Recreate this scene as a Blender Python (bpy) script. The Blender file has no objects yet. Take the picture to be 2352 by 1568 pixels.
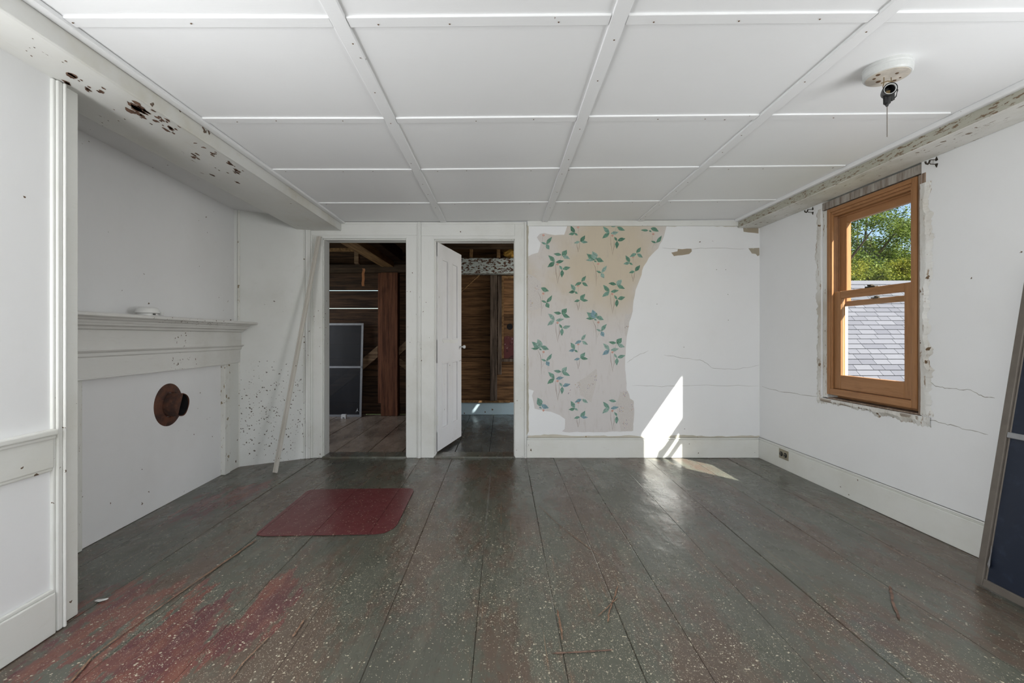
import bpy, bmesh, math, random
from mathutils import Vector, Matrix, Euler
random.seed(7)
C = bpy.context.scene.collection
S = bpy.context.scene
# ------------------------------------------------------------------ camera
VX, VY, F, H = 1155.0, 773.0, 1060.0, 1.108      # vanishing point and focal length in pixels, eye height
cam = bpy.data.cameras.new('camera'); co = bpy.data.objects.new('camera', cam); C.objects.link(co)
co.location = (0, 0, H); co.rotation_euler = (math.pi/2, 0, 0)
cam.sensor_fit = 'HORIZONTAL'; cam.sensor_width = 36.0; cam.lens = F/2352*36.0
cam.shift_x = (1176-VX)/2352; cam.shift_y = -(784-VY)/2352
cam.clip_start = 0.05; cam.clip_end = 300
S.camera = co
# ------------------------------------------------------------------ light
SUN = Vector((.829, -1.0, 1.17)).normalized()    # towards the sun
w = bpy.data.worlds.new('sky'); S.world = w; w.use_nodes = True
nt = w.node_tree; bg = nt.nodes['Background']
sky = nt.nodes.new('ShaderNodeTexSky'); sky.sky_type = 'NISHITA'; sky.sun_disc = False
sky.sun_elevation = math.asin(SUN.z); sky.sun_rotation = math.atan2(SUN.x, SUN.y); sky.altitude = 50
nt.links.new(sky.outputs[0], bg.inputs[0]); bg.inputs[1].default_value = 0.15
sl = bpy.data.lights.new('sun', 'SUN'); sl.energy = 12.0; sl.angle = math.radians(0.6); sl.color = (1, .96, .9)
so = bpy.data.objects.new('sun', sl); C.objects.link(so); so.rotation_euler = SUN.to_track_quat('Z', 'Y').to_euler()
def area(name, loc, direction, sx, sy, power, col=(1, 1, 1)):
    l = bpy.data.lights.new(name, 'AREA'); l.shape = 'RECTANGLE'; l.size = sx; l.size_y = sy; l.energy = power; l.color = col
    o = bpy.data.objects.new(name, l); C.objects.link(o); o.location = loc
    o.rotation_euler = (-Vector(direction)).to_track_quat('Z', 'Y').to_euler(); return o
REAR = -2.6
for k, x in enumerate((-1.0, 0.4, 1.7)):         # fill lights added at three unseen windows behind the camera
    area('window_daylight', (x, REAR+.02, 1.3), (0, 1, .45), .9, 1.35, 8, (.97, .985, 1))
# fill light added in front of an invented blind window, right wall, out of view
area('window_daylight_side', (2.39, .75, 1.3), (-1, .4, .3), .95, 1.25, 28, (.97, .985, 1))
# another added fill light at an invented blind window, left wall, out of view
area('window_daylight_left', (-1.655, .7, 1.3), (1, .4, .12), .95, 1.25, 40, (.97, .985, 1))
# area lights added at unseen openings to brighten the two rooms beyond
area('window_daylight_far', (-3.33, 5.35, 1.35), (1, 0, -.3), 1.5, 1.2, 13, (.92, .96, 1))
area('window_daylight_far', (2.38, 5.4, 1.35), (-1, 0, -.1), 1.5, 1.5, 20, (1, .97, .92))
S.view_settings.view_transform = 'Standard'; S.view_settings.look = 'None'
S.view_settings.exposure = 0.52; S.view_settings.gamma = 1.0; S.view_settings.use_curve_mapping = False
# ------------------------------------------------------------------ pixel helpers
def floor_pt(px, py, z=0.0):
    t = (z-H)/((VY-py)/F); return Vector(((px-VX)/F*t, t, z))
def at_y(px, py, Y): return Vector(((px-VX)/F*Y, Y, H+(VY-py)/F*Y))
# ------------------------------------------------------------------ materials
def nd(nt, typ, ins=None, **props):
    n = nt.nodes.new('ShaderNode'+typ)
    for k, v in props.items(): setattr(n, k, v)
    for k, v in (ins or {}).items():
        s = n.inputs[k]
        if isinstance(v, bpy.types.NodeSocket): nt.links.new(v, s)
        else: s.default_value = v
    return n
def rgb(c): return (c[0], c[1], c[2], 1.0)
def mathn(nt, op, a, b=0.0, clamp=False): return nd(nt, 'Math', {0: a, 1: b}, operation=op, use_clamp=clamp).outputs[0]
def mixc(nt, f, a, b):
    n = nd(nt, 'MixRGB', {0: f}); 
    for i, v in ((1, a), (2, b)):
        if isinstance(v, bpy.types.NodeSocket): nt.links.new(v, n.inputs[i])
        else: n.inputs[i].default_value = rgb(v)
    return n.outputs[0]
def step(nt, v, lo, hi): return nd(nt, 'MapRange', {0: v, 1: lo, 2: hi, 3: 0.0, 4: 1.0}, interpolation_type='SMOOTHSTEP').outputs[0]
def coords(nt, scale=(1, 1, 1), loc=(0, 0, 0), rnd=False):
    t = nd(nt, 'TexCoord').outputs['Object']
    if rnd:
        oi = nd(nt, 'ObjectInfo').outputs['Random']
        t = nd(nt, 'VectorMath', {0: t, 1: nd(nt, 'VectorMath', {0: (37., 19., 53.), 'Scale': oi}, operation='SCALE').outputs[0]}, operation='ADD').outputs[0]
    return nd(nt, 'Mapping', {0: t, 1: loc, 3: scale}).outputs[0]
def noise(nt, vec, sc, det=4, rough=.55): return nd(nt, 'TexNoise', {'Vector': vec, 'Scale': sc, 'Detail': det, 'Roughness': rough}).outputs[0]
def newmat(name, rough=.6, spec=.3):
    m = bpy.data.materials.new(name); m.use_nodes = True; nt = m.node_tree; b = nt.nodes['Principled BSDF']
    b.inputs['Roughness'].default_value = rough; b.inputs['Specular IOR Level'].default_value = spec
    return m, nt, b
def finish(nt, b, col, h=None, bs=.2, dist=.01):
    if isinstance(col, bpy.types.NodeSocket): nt.links.new(col, b.inputs['Base Color'])
    else: b.inputs['Base Color'].default_value = rgb(col)
    if h is not None:
        bp = nd(nt, 'Bump', {'Strength': bs, 'Distance': dist, 'Height': h}); nt.links.new(bp.outputs[0], b.inputs['Normal'])
def blob(nt, sep, cx, cy, rx, ry, ax=(0, 1)):
    a = mathn(nt, 'DIVIDE', mathn(nt, 'SUBTRACT', sep.outputs[ax[0]], cx), rx)
    c = mathn(nt, 'DIVIDE', mathn(nt, 'SUBTRACT', sep.outputs[ax[1]], cy), ry)
    d = mathn(nt, 'ADD', mathn(nt, 'MULTIPLY', a, a), mathn(nt, 'MULTIPLY', c, c))
    return nd(nt, 'MapRange', {0: d, 1: 1.0, 2: 0.1, 3: 0.0, 4: 1.0}, interpolation_type='SMOOTHSTEP').outputs[0]
def simple(name, col, rough=.6, metal=0, var=.12, sc=20, spec=.3, bs=.1):
    m, nt, b = newmat(name, rough, spec); b.inputs['Metallic'].default_value = metal
    v = coords(nt); n = noise(nt, v, sc)
    c = mixc(nt, step(nt, n, .3, .7), tuple(x*(1-var) for x in col), tuple(min(1, x*(1+var)) for x in col))
    finish(nt, b, c, n, bs, .003); return m
def paint(name, base, chip=(.13, .09, .06), chips=0.0, csc=60, area_thr=.5, grime=.10, gcol=(.42, .40, .33), streak=(1, 1, 1), rough=.55, bs=.18, worn=0.0, wcol=(.2, .15, .11), spots=None, spot_amt=.0, nsc=1.6):
    """old white paint: faint grime, small chips (voronoi), larger worn-through streaks (noise)"""
    m, nt, b = newmat(name, rough, .25)
    v = coords(nt); sep = nd(nt, 'SeparateXYZ', {0: nd(nt, 'TexCoord').outputs['Object']})
    n1 = noise(nt, v, nsc, 6, .6); n2 = noise(nt, v, 28, 3)
    vs = coords(nt, streak); n3 = noise(nt, vs, 9, 8, .65)
    col = mixc(nt, mathn(nt, 'MULTIPLY', step(nt, n1, .42, .75), grime*1.6), base, gcol)
    col = mixc(nt, mathn(nt, 'MULTIPLY', step(nt, n3, .55, .8), grime), col, gcol)
    if chips > 0:
        wv = nd(nt, 'VectorMath', {0: v, 1: nd(nt, 'VectorMath', {0: nd(nt, 'TexNoise', {'Vector': v, 'Scale': 50.0}).outputs[1], 'Scale': .03}, operation='SCALE').outputs[0]}, operation='ADD').outputs[0]
        vo = nd(nt, 'TexVoronoi', {'Vector': wv, 'Scale': csc})
        r = nd(nt, 'SeparateXYZ', {0: vo.outputs[1]})
        thr = mathn(nt, 'MULTIPLY', mathn(nt, 'POWER', r.outputs[0], 2.2), .42)
        sp = mathn(nt, 'LESS_THAN', vo.outputs[0], thr)
        dens = step(nt, noise(nt, v, 3.2, 3), area_thr-.06, area_thr+.14)
        if spots:
            tot = None
            for s in spots:
                q = blob(nt, sep, *s); tot = q if tot is None else mathn(nt, 'MAXIMUM', tot, q)
            dens = mathn(nt, 'MAXIMUM', mathn(nt, 'MULTIPLY', dens, spot_amt), tot)
        pick = mathn(nt, 'LESS_THAN', r.outputs[1], mathn(nt, 'MULTIPLY', dens, chips))
        col = mixc(nt, mathn(nt, 'MULTIPLY', sp, pick), col, chip)
    if worn > 0:
        wn = noise(nt, coords(nt, streak, (3.1, 1.7, .3)), 14, 9, .72)
        col = mixc(nt, step(nt, wn, .5+.22*(1-worn), .53+.22*(1-worn)), col, wcol)
    hh = mathn(nt, 'ADD', mathn(nt, 'MULTIPLY', n2, .25), n3)
    finish(nt, b, col, hh, bs, .004); return m
def wood(name, dark, light, axis=0, rough=.7, sc=1.0, rnd=True, contrast=(.32, .68), tint=.35):
    """sawn wood, grain along the given axis; brightness differs board by board"""
    m, nt, b = newmat(name, rough, .2)
    st = [15., 15., 15.]; st[axis] = 1.0
    v = coords(nt, tuple(s*sc for s in st), rnd=rnd)
    g = noise(nt, v, 2.2, 8, .65); fine = noise(nt, coords(nt, tuple(s*5*sc for s in st), rnd=rnd), 2.0, 4)
    col = mixc(nt, step(nt, g, *contrast), dark, light)
    col = mixc(nt, mathn(nt, 'MULTIPLY', step(nt, fine, .55, .75), .45), col, tuple(x*.4 for x in dark))
    kn = noise(nt, coords(nt, (1, 1, 1), rnd=rnd), 3.0, 2)
    col = mixc(nt, mathn(nt, 'MULTIPLY', step(nt, kn, .6, .78), .55), col, tuple(x*.5 for x in dark))
    r = nd(nt, 'ObjectInfo').outputs['Random']
    col = nd(nt, 'HueSaturation', {'Value': mathn(nt, 'ADD', mathn(nt, 'MULTIPLY', r, tint*2), 1-tint), 'Color': col}).outputs[0]
    finish(nt, b, col, mathn(nt, 'ADD', g, fine), .35, .004); return m

M = {}
WH = (.80, .80, .785); TR = (.75, .755, .73)
M['plaster'] = paint('plaster', (.83, .835, .84), chips=.004, csc=70, area_thr=.55, grime=.05, gcol=(.55, .53, .48), bs=.14)
M['plaster_left'] = paint('plaster_left', (.83, .83, .83), chips=.03, csc=70, area_thr=.5, grime=.07, gcol=(.55, .53, .48), bs=.14)
M['ceil'] = paint('ceiling_paint', (.84, .845, .85), chips=0, grime=.05, gcol=(.6, .6, .58), bs=.12, streak=(1, 6, 6), rough=.45)
M['batten'] = paint('batten_paint', (.82, .825, .83), chips=.15, csc=60, area_thr=.6, grime=.05, gcol=(.55, .53, .5), bs=.12, streak=(1, 6, 6), rough=.45)
M['trim'] = paint('trim_paint', TR, chips=.22, csc=70, area_thr=.52, grime=.22, gcol=(.45, .43, .35), bs=.2, streak=(5, 5, 1), rough=.45)
M['trim_h'] = paint('trim_paint_horizontal', TR, chips=.15, csc=70, area_thr=.55, grime=.2, gcol=(.45, .43, .35), bs=.2, streak=(1, 5, 5), rough=.45)
M['base'] = paint('baseboard_paint', (.75, .755, .72), chips=.2, csc=40, area_thr=.58, grime=.2, gcol=(.5, .47, .36), bs=.15, streak=(1, 1, 5), rough=.45)
M['chipped'] = paint('chipped_panel_paint', (.79, .80, .78), chip=(.16, .14, .12), chips=.9, csc=60, area_thr=.62, grime=.12, spots=[(-2.0, .45, .5, .55, (0, 2)), (-1.86, .12, .3, .2, (0, 2))], spot_amt=.35, bs=.15)
M['mantel'] = paint('mantel_paint', (.765, .76, .73), chip=(.14, .10, .07), chips=.95, csc=72, area_thr=.63, grime=.22, gcol=(.42, .39, .31), spots=[(.78, 1.10, .17, .07, (1, 2)), (.80, .945, .22, .08, (1, 2)), (.75, 1.21, .5, .03, (1, 2))], spot_amt=.12, streak=(5, 1, 5))
M['beam_l'] = paint('beam_paint', (.74, .74, .71), chip=(.20, .12, .08), chips=.3, csc=16, area_thr=.56, grime=.2, gcol=(.52, .48, .36), worn=.30, wcol=(.17, .10, .07), streak=(3.2, .55, 3.2), bs=.2)
M['beam_face'] = paint('beam_face_paint', (.70, .70, .675), chips=.3, csc=24, area_thr=.56, grime=.45, gcol=(.52, .48, .36), worn=.08, wcol=(.3, .2, .13), streak=(2, .8, 2), bs=.2)
M['beam_r'] = paint('peeling_beam_paint', (.72, .71, .67), chip=(.22, .17, .12), chips=.5, csc=30, area_thr=.5, grime=.5, gcol=(.4, .38, .3), worn=.52, wcol=(.24, .19, .14), streak=(5, .8, 5), bs=.35)
M['beam_r2'] = paint('peeling_beam_face', (.46, .45, .38), chip=(.14, .09, .06), chips=.8, csc=34, area_thr=.45, grime=.4, gcol=(.36, .35, .27), worn=.82, wcol=(.20, .14, .09), streak=(5, 1.2, 5), bs=.35)
M['peel'] = paint('peeling_blue_white', (.62, .68, .66), chips=.0, worn=1.0, wcol=(.10, .045, .025), streak=(1.6, 3, 3), grime=.2, bs=.5)
M['stile'] = paint('peeling_stile', (.78, .78, .74), chips=.8, csc=30, area_thr=.45, chip=(.3, .25, .17), grime=.3, worn=.55, wcol=(.33, .28, .19), streak=(4, 4, 1), bs=.25)
M['door'] = paint('door_paint', (.74, .74, .745), chips=.12, csc=40, area_thr=.6, grime=.12, bs=.08, streak=(5, 5, 1), rough=.4)
M['ledge_blue'] = paint('pale_blue_paint', (.46, .60, .66), chips=.4, csc=30, area_thr=.5, grime=.15, gcol=(.4, .45, .42))
M['rough_plaster'] = paint('broken_plaster', (.72, .715, .69), chip=(.14, .09, .05), chips=.6, csc=22, area_thr=.46, grime=.5, gcol=(.40, .34, .25), worn=.62, wcol=(.33, .25, .18), bs=.8, streak=(3, 3, .8))
M['bare'] = paint('bare_plaster', (.36, .30, .22), chips=.3, csc=60, area_thr=.4, chip=(.5, .46, .38), grime=.4, bs=.5)
M['tan'] = paint('old_glue_line', (.62, .58, .49), chips=.3, csc=50, area_thr=.4, chip=(.3, .22, .12), grime=.5, bs=.4)
M['header'] = wood('weathered_header', (.20, .16, .13), (.46, .43, .39), axis=2, rnd=False, sc=1.4, tint=0.02)
M['raw'] = wood('raw_stud_wood', (.20, .13, .09), (.42, .33, .26), axis=2, rnd=False, tint=0.02)
M['sillwood'] = wood('rough_sill_wood', (.20, .15, .11), (.55, .50, .44), axis=1, rnd=False, tint=0.02)
M['pine_z'] = wood('window_pine', (.31, .148, .062), (.40, .205, .095), axis=2, rough=.42, rnd=False, contrast=(.2, .8), tint=.03)
M['pine_y'] = wood('window_pine_rail', (.31, .148, .062), (.40, .205, .095), axis=1, rough=.42, rnd=False, contrast=(.2, .8), tint=.03)
M['liner'] = simple('window_jamb_liner', (.36, .20, .11), .4, var=.05)
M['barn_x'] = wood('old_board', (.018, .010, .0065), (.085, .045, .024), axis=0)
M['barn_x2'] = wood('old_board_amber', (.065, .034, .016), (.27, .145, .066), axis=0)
M['post'] = wood('red_post', (.07, .025, .013), (.19, .075, .038), axis=2, tint=.1)
M['stud'] = wood('dusty_stud', (.05, .035, .025), (.20, .15, .115), axis=2, tint=.15)
M['joist'] = wood('joist_wood', (.15, .08, .035), (.34, .20, .09), axis=1, tint=.1)
M['darkjoist'] = wood('dark_joist', (.03, .018, .011), (.10, .062, .036), axis=0, tint=.2)
M['brace'] = wood('brace_wood', (.10, .06, .035), (.26, .17, .10), axis=0, tint=.1)
M['rust'] = None
def rust():
    m, nt, b = newmat('rusty_iron', .75, .3); v = coords(nt)
    n = noise(nt, v, 14, 6); n2 = noise(nt, v, 60, 3)
    c = mixc(nt, step(nt, n, .35, .65), (.055, .03, .024), (.135, .055, .032))
    c = mixc(nt, step(nt, n2, .6, .8), c, (.2, .10, .07)); finish(nt, b, c, n2, .3, .002); return m
M['rust'] = rust()
M['soot'] = simple('soot', (.012, .011, .012), .9)
M['plastic'] = simple('white_plastic', (.80, .80, .78), .4, var=.03)
M['porcelain'] = simple('porcelain', (.60, .61, .60), .3, var=.05)
M['porc_face'] = simple('stained_porcelain_face', (.58, .53, .46), .5, var=.15)
M['black'] = simple('black_bakelite', (.02, .02, .02), .4)
M['brass'] = simple('old_brass', (.25, .18, .09), .45, .8)
M['chain'] = simple('tarnished_chain', (.10, .08, .06), .5, .6)
M['plate'] = simple('outlet_plate', (.30, .27, .20), .5)
M['iron'] = simple('dark_iron', (.05, .04, .03), .6, .5)
M['bronze'] = simple('bronze_aluminium', (.155, .135, .115), .5, .2, var=.08)
M['alu'] = simple('grey_aluminium', (.30, .30, .31), .5, .3, var=.08)
M['navy'] = None
def screen(name, col, alpha, rough=.45):
    m, nt, b = newmat(name, rough, .4); v = coords(nt)
    n = noise(nt, coords(nt, (6, 6, .7)), 3.0, 4)
    c = mixc(nt, step(nt, n, .5, .8), col, tuple(x*1.7+.006 for x in col))
    finish(nt, b, c, noise(nt, v, 300, 1), .15, .001)
    tr = nd(nt, 'BsdfTransparent'); mx = nd(nt, 'MixShader', {0: alpha}); out = nt.nodes['Material Output']
    nt.links.new(tr.outputs[0], mx.inputs[1]); nt.links.new(b.outputs[0], mx.inputs[2]); nt.links.new(mx.outputs[0], out.inputs[0]); return m
M['navy'] = screen('navy_screen', (.012, .018, .035), .93)
M['mesh'] = screen('grey_fly_screen', (.03, .03, .034), .55)
def glass():
    m = bpy.data.materials.new('window_glass'); m.use_nodes = True; nt = m.node_tree; nt.nodes.remove(nt.nodes['Principled BSDF'])
    lw = nd(nt, 'LayerWeight', {0: .5}).outputs['Facing']; fac = mathn(nt, 'ADD', mathn(nt, 'MULTIPLY', mathn(nt, 'POWER', lw, 5.0), .5), .02); tr = nd(nt, 'BsdfTransparent', {0: (.97, .985, .98, 1)}); gl = nd(nt, 'BsdfGlossy', {'Roughness': .02})
    mx = nd(nt, 'MixShader', {0: fac, 1: tr.outputs[0], 2: gl.outputs[0]}); nt.links.new(mx.outputs[0], nt.nodes['Material Output'].inputs[0]); return m
M['glass'] = glass()
def floor_mat(name, kind):
    m, nt, b = newmat(name, .4, .55)
    v = coords(nt); sep = nd(nt, 'SeparateXYZ', {0: nd(nt, 'TexCoord').outputs['Object']})
    n1 = noise(nt, coords(nt, (2.2, .8, 1)), 1.3, 7, .62); n2 = noise(nt, coords(nt, (5, 1.1, 1), (3, 7, 0)), 1.6, 8, .7)
    grain = noise(nt, coords(nt, (46, 1.6, 1)), 2.0, 5, .6); scr = noise(nt, coords(nt, (60, .9, 1), (9, 2, 0)), 1.4, 5, .7)
    speck = nd(nt, 'TexVoronoi', {'Vector': nd(nt, 'VectorMath', {0: v, 1: nd(nt, 'VectorMath', {0: nd(nt, 'TexNoise', {'Vector': v, 'Scale': 90.0}).outputs[1], 'Scale': .009}, operation='SCALE').outputs[0]}, operation='ADD').outputs[0], 'Scale': 120.0})
    sr = nd(nt, 'SeparateXYZ', {0: speck.outputs[1]})
    if kind == 'main':
        green, brown, pale = (.100, .103, .081), (.112, .082, .062), (.168, .163, .126)
        mott = noise(nt, coords(nt, (2.2, 1, 1), (8, 3, 0)), 14, 5, .7)
        col = mixc(nt, step(nt, mathn(nt, 'ADD', n1, mathn(nt, 'MULTIPLY', mathn(nt, 'SUBTRACT', mott, .5), .35)), .44, .58), green, brown)
        col = mixc(nt, mathn(nt, 'MULTIPLY', step(nt, n2, .52, .72), .6), col, pale)
        tone = noise(nt, coords(nt, (1, .5, 1), (5, 1, 0)), .9, 3)
        col = mixc(nt, mathn(nt, 'MULTIPLY', step(nt, tone, .5, .7), .35), col, (.06, .055, .05))
        # places where the green has worn down to the old dark red
        redz = None
        for cx, cy, rx, ry in ((-1.28, 1.55, .38, .75), (-.98, 1.85, .17, .55), (-1.62, 1.8, .3, .5), (-1.9, 3.1, .3, .6), (2.1, 1.35, .5, .5)):
            q = blob(nt, sep, cx, cy, rx, ry); redz = q if redz is None else mathn(nt, 'MAXIMUM', redz, q)
        rn = mathn(nt, 'ADD', noise(nt, coords(nt, (4.5, .9, 1), (1, 4, 0)), 1.9, 12, .74), mathn(nt, 'MULTIPLY', mathn(nt, 'SUBTRACT', mott, .5), .22))
        rm = mathn(nt, 'GREATER_THAN', mathn(nt, 'ADD', rn, mathn(nt, 'MULTIPLY', redz, .30)), .66)
        rm = step(nt, mathn(nt, 'ADD', rn, mathn(nt, 'MULTIPLY', redz, .22)), .66, .70)
        col = mixc(nt, rm, col, mixc(nt, step(nt, n2, .4, .6), (.110, .040, .042), (.185, .075, .055)))
        dens = mathn(nt, 'MULTIPLY', step(nt, noise(nt, coords(nt, (1, .6, 1), (2, 2, 0)), 1.4, 4), .34, .62), blob(nt, sep, -.2, 1.2, 2.7, 3.0))
        thr = .055; speckcol = (.50, .45, .34)
    else:
        if kind == 'brown': col = mixc(nt, step(nt, n1, .35, .6), (.16, .12, .092), (.30, .235, .18))
        else: col = mixc(nt, step(nt, n1, .4, .6), (.055, .062, .06), (.10, .108, .10))
        col = mixc(nt, mathn(nt, 'MULTIPLY', step(nt, n2, .55, .75), .5), col, (.05, .04, .035))
        dens = .12; speckcol = (.35, .32, .26)
    col = mixc(nt, mathn(nt, 'MULTIPLY', step(nt, scr, .62, .68), .6), col, (.27, .17, .10))
    col = mixc(nt, mathn(nt, 'MULTIPLY', step(nt, grain, .5, .75), .35), col, (.045, .04, .036))
    big = mathn(nt, 'MULTIPLY', mathn(nt, 'POWER', sr.outputs[0], 5.0), .40)
    sm = mathn(nt, 'MULTIPLY', mathn(nt, 'LESS_THAN', speck.outputs[0], mathn(nt, 'ADD', big, .12)), mathn(nt, 'LESS_THAN', sr.outputs[1], mathn(nt, 'MULTIPLY', dens, .62)))
    col = mixc(nt, mathn(nt, 'MULTIPLY', sm, .95), col, speckcol)
    fs_ = nd(nt, 'TexVoronoi', {'Vector': nd(nt, 'Mapping', {0: v, 3: (1.5, .8, 1)}).outputs[0], 'Scale': 190.0}); fr_ = nd(nt, 'SeparateXYZ', {0: fs_.outputs[1]})
    col = mixc(nt, mathn(nt, 'MULTIPLY', mathn(nt, 'MULTIPLY', mathn(nt, 'LESS_THAN', fs_.outputs[0], .30), mathn(nt, 'LESS_THAN', fr_.outputs[0], mathn(nt, 'MULTIPLY', dens, .42))), .7), col, speckcol)
    rg = noise(nt, coords(nt, (3, 1, 1)), 3.0, 5)
    nt.links.new(nd(nt, 'MapRange', {0: rg, 1: .3, 2: .7, 3: .18, 4: .36}).outputs[0], b.inputs['Roughness'])
    wave = noise(nt, coords(nt, (1.6, 1, 1)), 3.2, 3, .5)
    wave2 = mathn(nt, 'MULTIPLY', noise(nt, coords(nt, (1, 1.5, 1)), 22, 3), .10)
    hh = mathn(nt, 'ADD', mathn(nt, 'ADD', mathn(nt, 'MULTIPLY', wave, 1.0), wave2), mathn(nt, 'MULTIPLY', grain, .05))
    finish(nt, b, col, hh, .55, .022); return m
M['floor'] = floor_mat('worn_floor_paint', 'main'); M['floor_b'] = floor_mat('bare_brown_floor', 'brown'); M['floor_g'] = floor_mat('dark_green_floor', 'green')
def redpaint():
    m, nt, b = newmat('dark_red_floor_paint', .36, .45); v = coords(nt); sep = nd(nt, 'SeparateXYZ', {0: nd(nt, 'TexCoord').outputs['Object']})
    n = noise(nt, coords(nt, (3, 1, 1)), 3.0, 6); c = mixc(nt, step(nt, n, .35, .65), (.068, .018, .024), (.095, .023, .031))
    edge = mathn(nt, 'MAXIMUM', step(nt, mathn(nt, 'ADD', sep.outputs[0], mathn(nt, 'MULTIPLY', n, .06)), -.74, -.70), step(nt, sep.outputs[1], 2.625, 2.60))
    c = mixc(nt, mathn(nt, 'MULTIPLY', edge, .7), c, (.15, .036, .036))
    vo = nd(nt, 'TexVoronoi', {'Vector': v, 'Scale': 75.0}); r = nd(nt, 'SeparateXYZ', {0: vo.outputs[1]})
    sp = mathn(nt, 'MULTIPLY', mathn(nt, 'LESS_THAN', vo.outputs[0], mathn(nt, 'MULTIPLY', r.outputs[0], .34)), mathn(nt, 'LESS_THAN', r.outputs[1], mathn(nt, 'ADD', mathn(nt, 'MULTIPLY', edge, .55), .03)))
    c = mixc(nt, mathn(nt, 'MULTIPLY', sp, .7), c, (.42, .34, .26))
    wave = noise(nt, coords(nt, (1.6, 1, 1)), 3.2, 3, .5); finish(nt, b, c, wave, .55, .022); return m
M['red'] = redpaint()
def wallpaper():
    m, nt, b = newmat('faded_wallpaper', .8, .1); v = coords(nt)
    n = noise(nt, v, 1.7, 5); n2 = noise(nt, coords(nt, (8, 8, 2)), 4.0, 6, .7)
    sep = nd(nt, 'SeparateXYZ', {0: nd(nt, 'TexCoord').outputs['Object']})
    stain = mathn(nt, 'MAXIMUM', blob(nt, sep, .95, 1.85, .75, .75, (0, 2)), blob(nt, sep, .4, 1.6, .4, .4, (0, 2)))
    c = mixc(nt, mathn(nt, 'MULTIPLY', mathn(nt, 'MULTIPLY', stain, step(nt, n, .25, .6)), .85), (.655, .625, .61), (.60, .515, .385))
    c = mixc(nt, mathn(nt, 'MULTIPLY', step(nt, n2, .5, .75), .3), c, (.46, .41, .36)); finish(nt, b, c, n2, .15, .002); return m
M['paper'] = wallpaper()
M['paper2'] = simple('older_wallpaper', (.61, .575, .545), .8, var=.07, sc=160)
for k, c in {'leaf1': (0.1, 0.21, 0.15), 'leaf2': (0.155, 0.29, 0.215), 'leaf3': (0.21, 0.35, 0.29), 'leaf4': (0.29, 0.41, 0.36), 'leaf5': (0.23, 0.35, 0.4), 'stem': (.24, .18, .13), 'pink': (.60, .36, .30), 'violet': (.22, .18, .32), 'ochre': (.42, .28, .10)}.items():
    M[k] = simple('print_'+k, c, .8, var=.25, sc=90, spec=.1)
M['crack'] = simple('plaster_crack', (.36, .34, .31), .9)
M['nail'] = simple('rusty_nail', (.13, .075, .04), .7)
def roofmat():
    m, nt, b = newmat('grey_shingle', .9, .1); r = nd(nt, 'ObjectInfo').outputs['Random']; v = coords(nt)
    at = nd(nt, 'Attribute', attribute_name='shade').outputs['Fac']; r = mathn(nt, 'ADD', r, at)
    n = noise(nt, v, 60, 2); c = mixc(nt, r, (.105, .105, .12), (.145, .145, .16)); c = mixc(nt, mathn(nt, 'MULTIPLY', n, .35), c, (.085, .085, .095)); finish(nt, b, c, n, .2, .003); return m
M['shingle'] = roofmat(); M['peelbrown'] = simple('bare_brown_wood', (.15, .085, .055), .8, var=.4, sc=60); M['seam'] = simple('seam_dirt', (.17, .13, .095), .9, var=.6, sc=5); M['gap'] = simple('roof_underlay', (.03, .03, .034), .9)
M['clap'] = simple('white_clapboard', (.6, .6, .58), .6); M['bark'] = simple('bark', (.09, .065, .045), .9)
def leafmat(name, a, bcol):
    m, nt, b = newmat(name, .6, .2); v = coords(nt); n = noise(nt, v, 1.1, 4)
    c = mixc(nt, step(nt, n, .35, .65), a, bcol); finish(nt, b, c)
    tl = nd(nt, 'BsdfTranslucent'); nt.links.new(c, tl.inputs[0]); mx = nd(nt, 'MixShader', {0: .35, 1: b.outputs[0], 2: tl.outputs[0]}); nt.links.new(mx.outputs[0], nt.nodes['Material Output'].inputs[0]); return m
M['leaf_dark'] = leafmat('leaf_dark', (.04, .07, .011), (.125, .165, .027)); M['leaf_yellow'] = leafmat('leaf_yellow', (.11, .14, .016), (.26, .25, .032)); M['leaf_mid'] = leafmat('leaf_mid', (.06, .10, .014), (.18, .215, .03))
M['grass'] = simple('grass', (.05, .075, .02), .9, var=.3, sc=3)
# ------------------------------------------------------------------ mesh helpers
def bx(bm, x0, x1, y0, y1, z0, z1):
    vs = [bm.verts.new(p) for p in ((x0, y0, z0), (x1, y0, z0), (x1, y1, z0), (x0, y1, z0), (x0, y0, z1), (x1, y0, z1), (x1, y1, z1), (x0, y1, z1))]
    for f in ((0, 3, 2, 1), (4, 5, 6, 7), (0, 1, 5, 4), (1, 2, 6, 5), (2, 3, 7, 6), (3, 0, 4, 7)): bm.faces.new([vs[i] for i in f])
    return vs
def obj(name, bm, mat, parent=None, bevel=0.0, smooth=False, loc=None, rotz=None):
    bmesh.ops.recalc_face_normals(bm, faces=bm.faces[:])
    me = bpy.data.meshes.new(name); bm.to_mesh(me); bm.free()
    o = bpy.data.objects.new(name, me); C.objects.link(o)
    for mm in (mat if isinstance(mat, (list, tuple)) else [mat]): me.materials.append(M[mm] if isinstance(mm, str) else mm)
    if parent: o.parent = parent
    if loc is not None: o.location = loc
    if rotz is not None: o.rotation_euler.z = rotz
    if smooth:
        for p in me.polygons: p.use_smooth = True
    if bevel:
        md = o.modifiers.new('bevel', 'BEVEL'); md.width = bevel; md.segments = 2; md.limit_method = 'ANGLE'; md.angle_limit = math.radians(40)
    return o
def box(name, x0, x1, y0, y1, z0, z1, mat, parent=None, bevel=.003, **kw):
    bm = bmesh.new(); bx(bm, x0, x1, y0, y1, z0, z1); return obj(name, bm, mat, parent, bevel, **kw)
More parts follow.
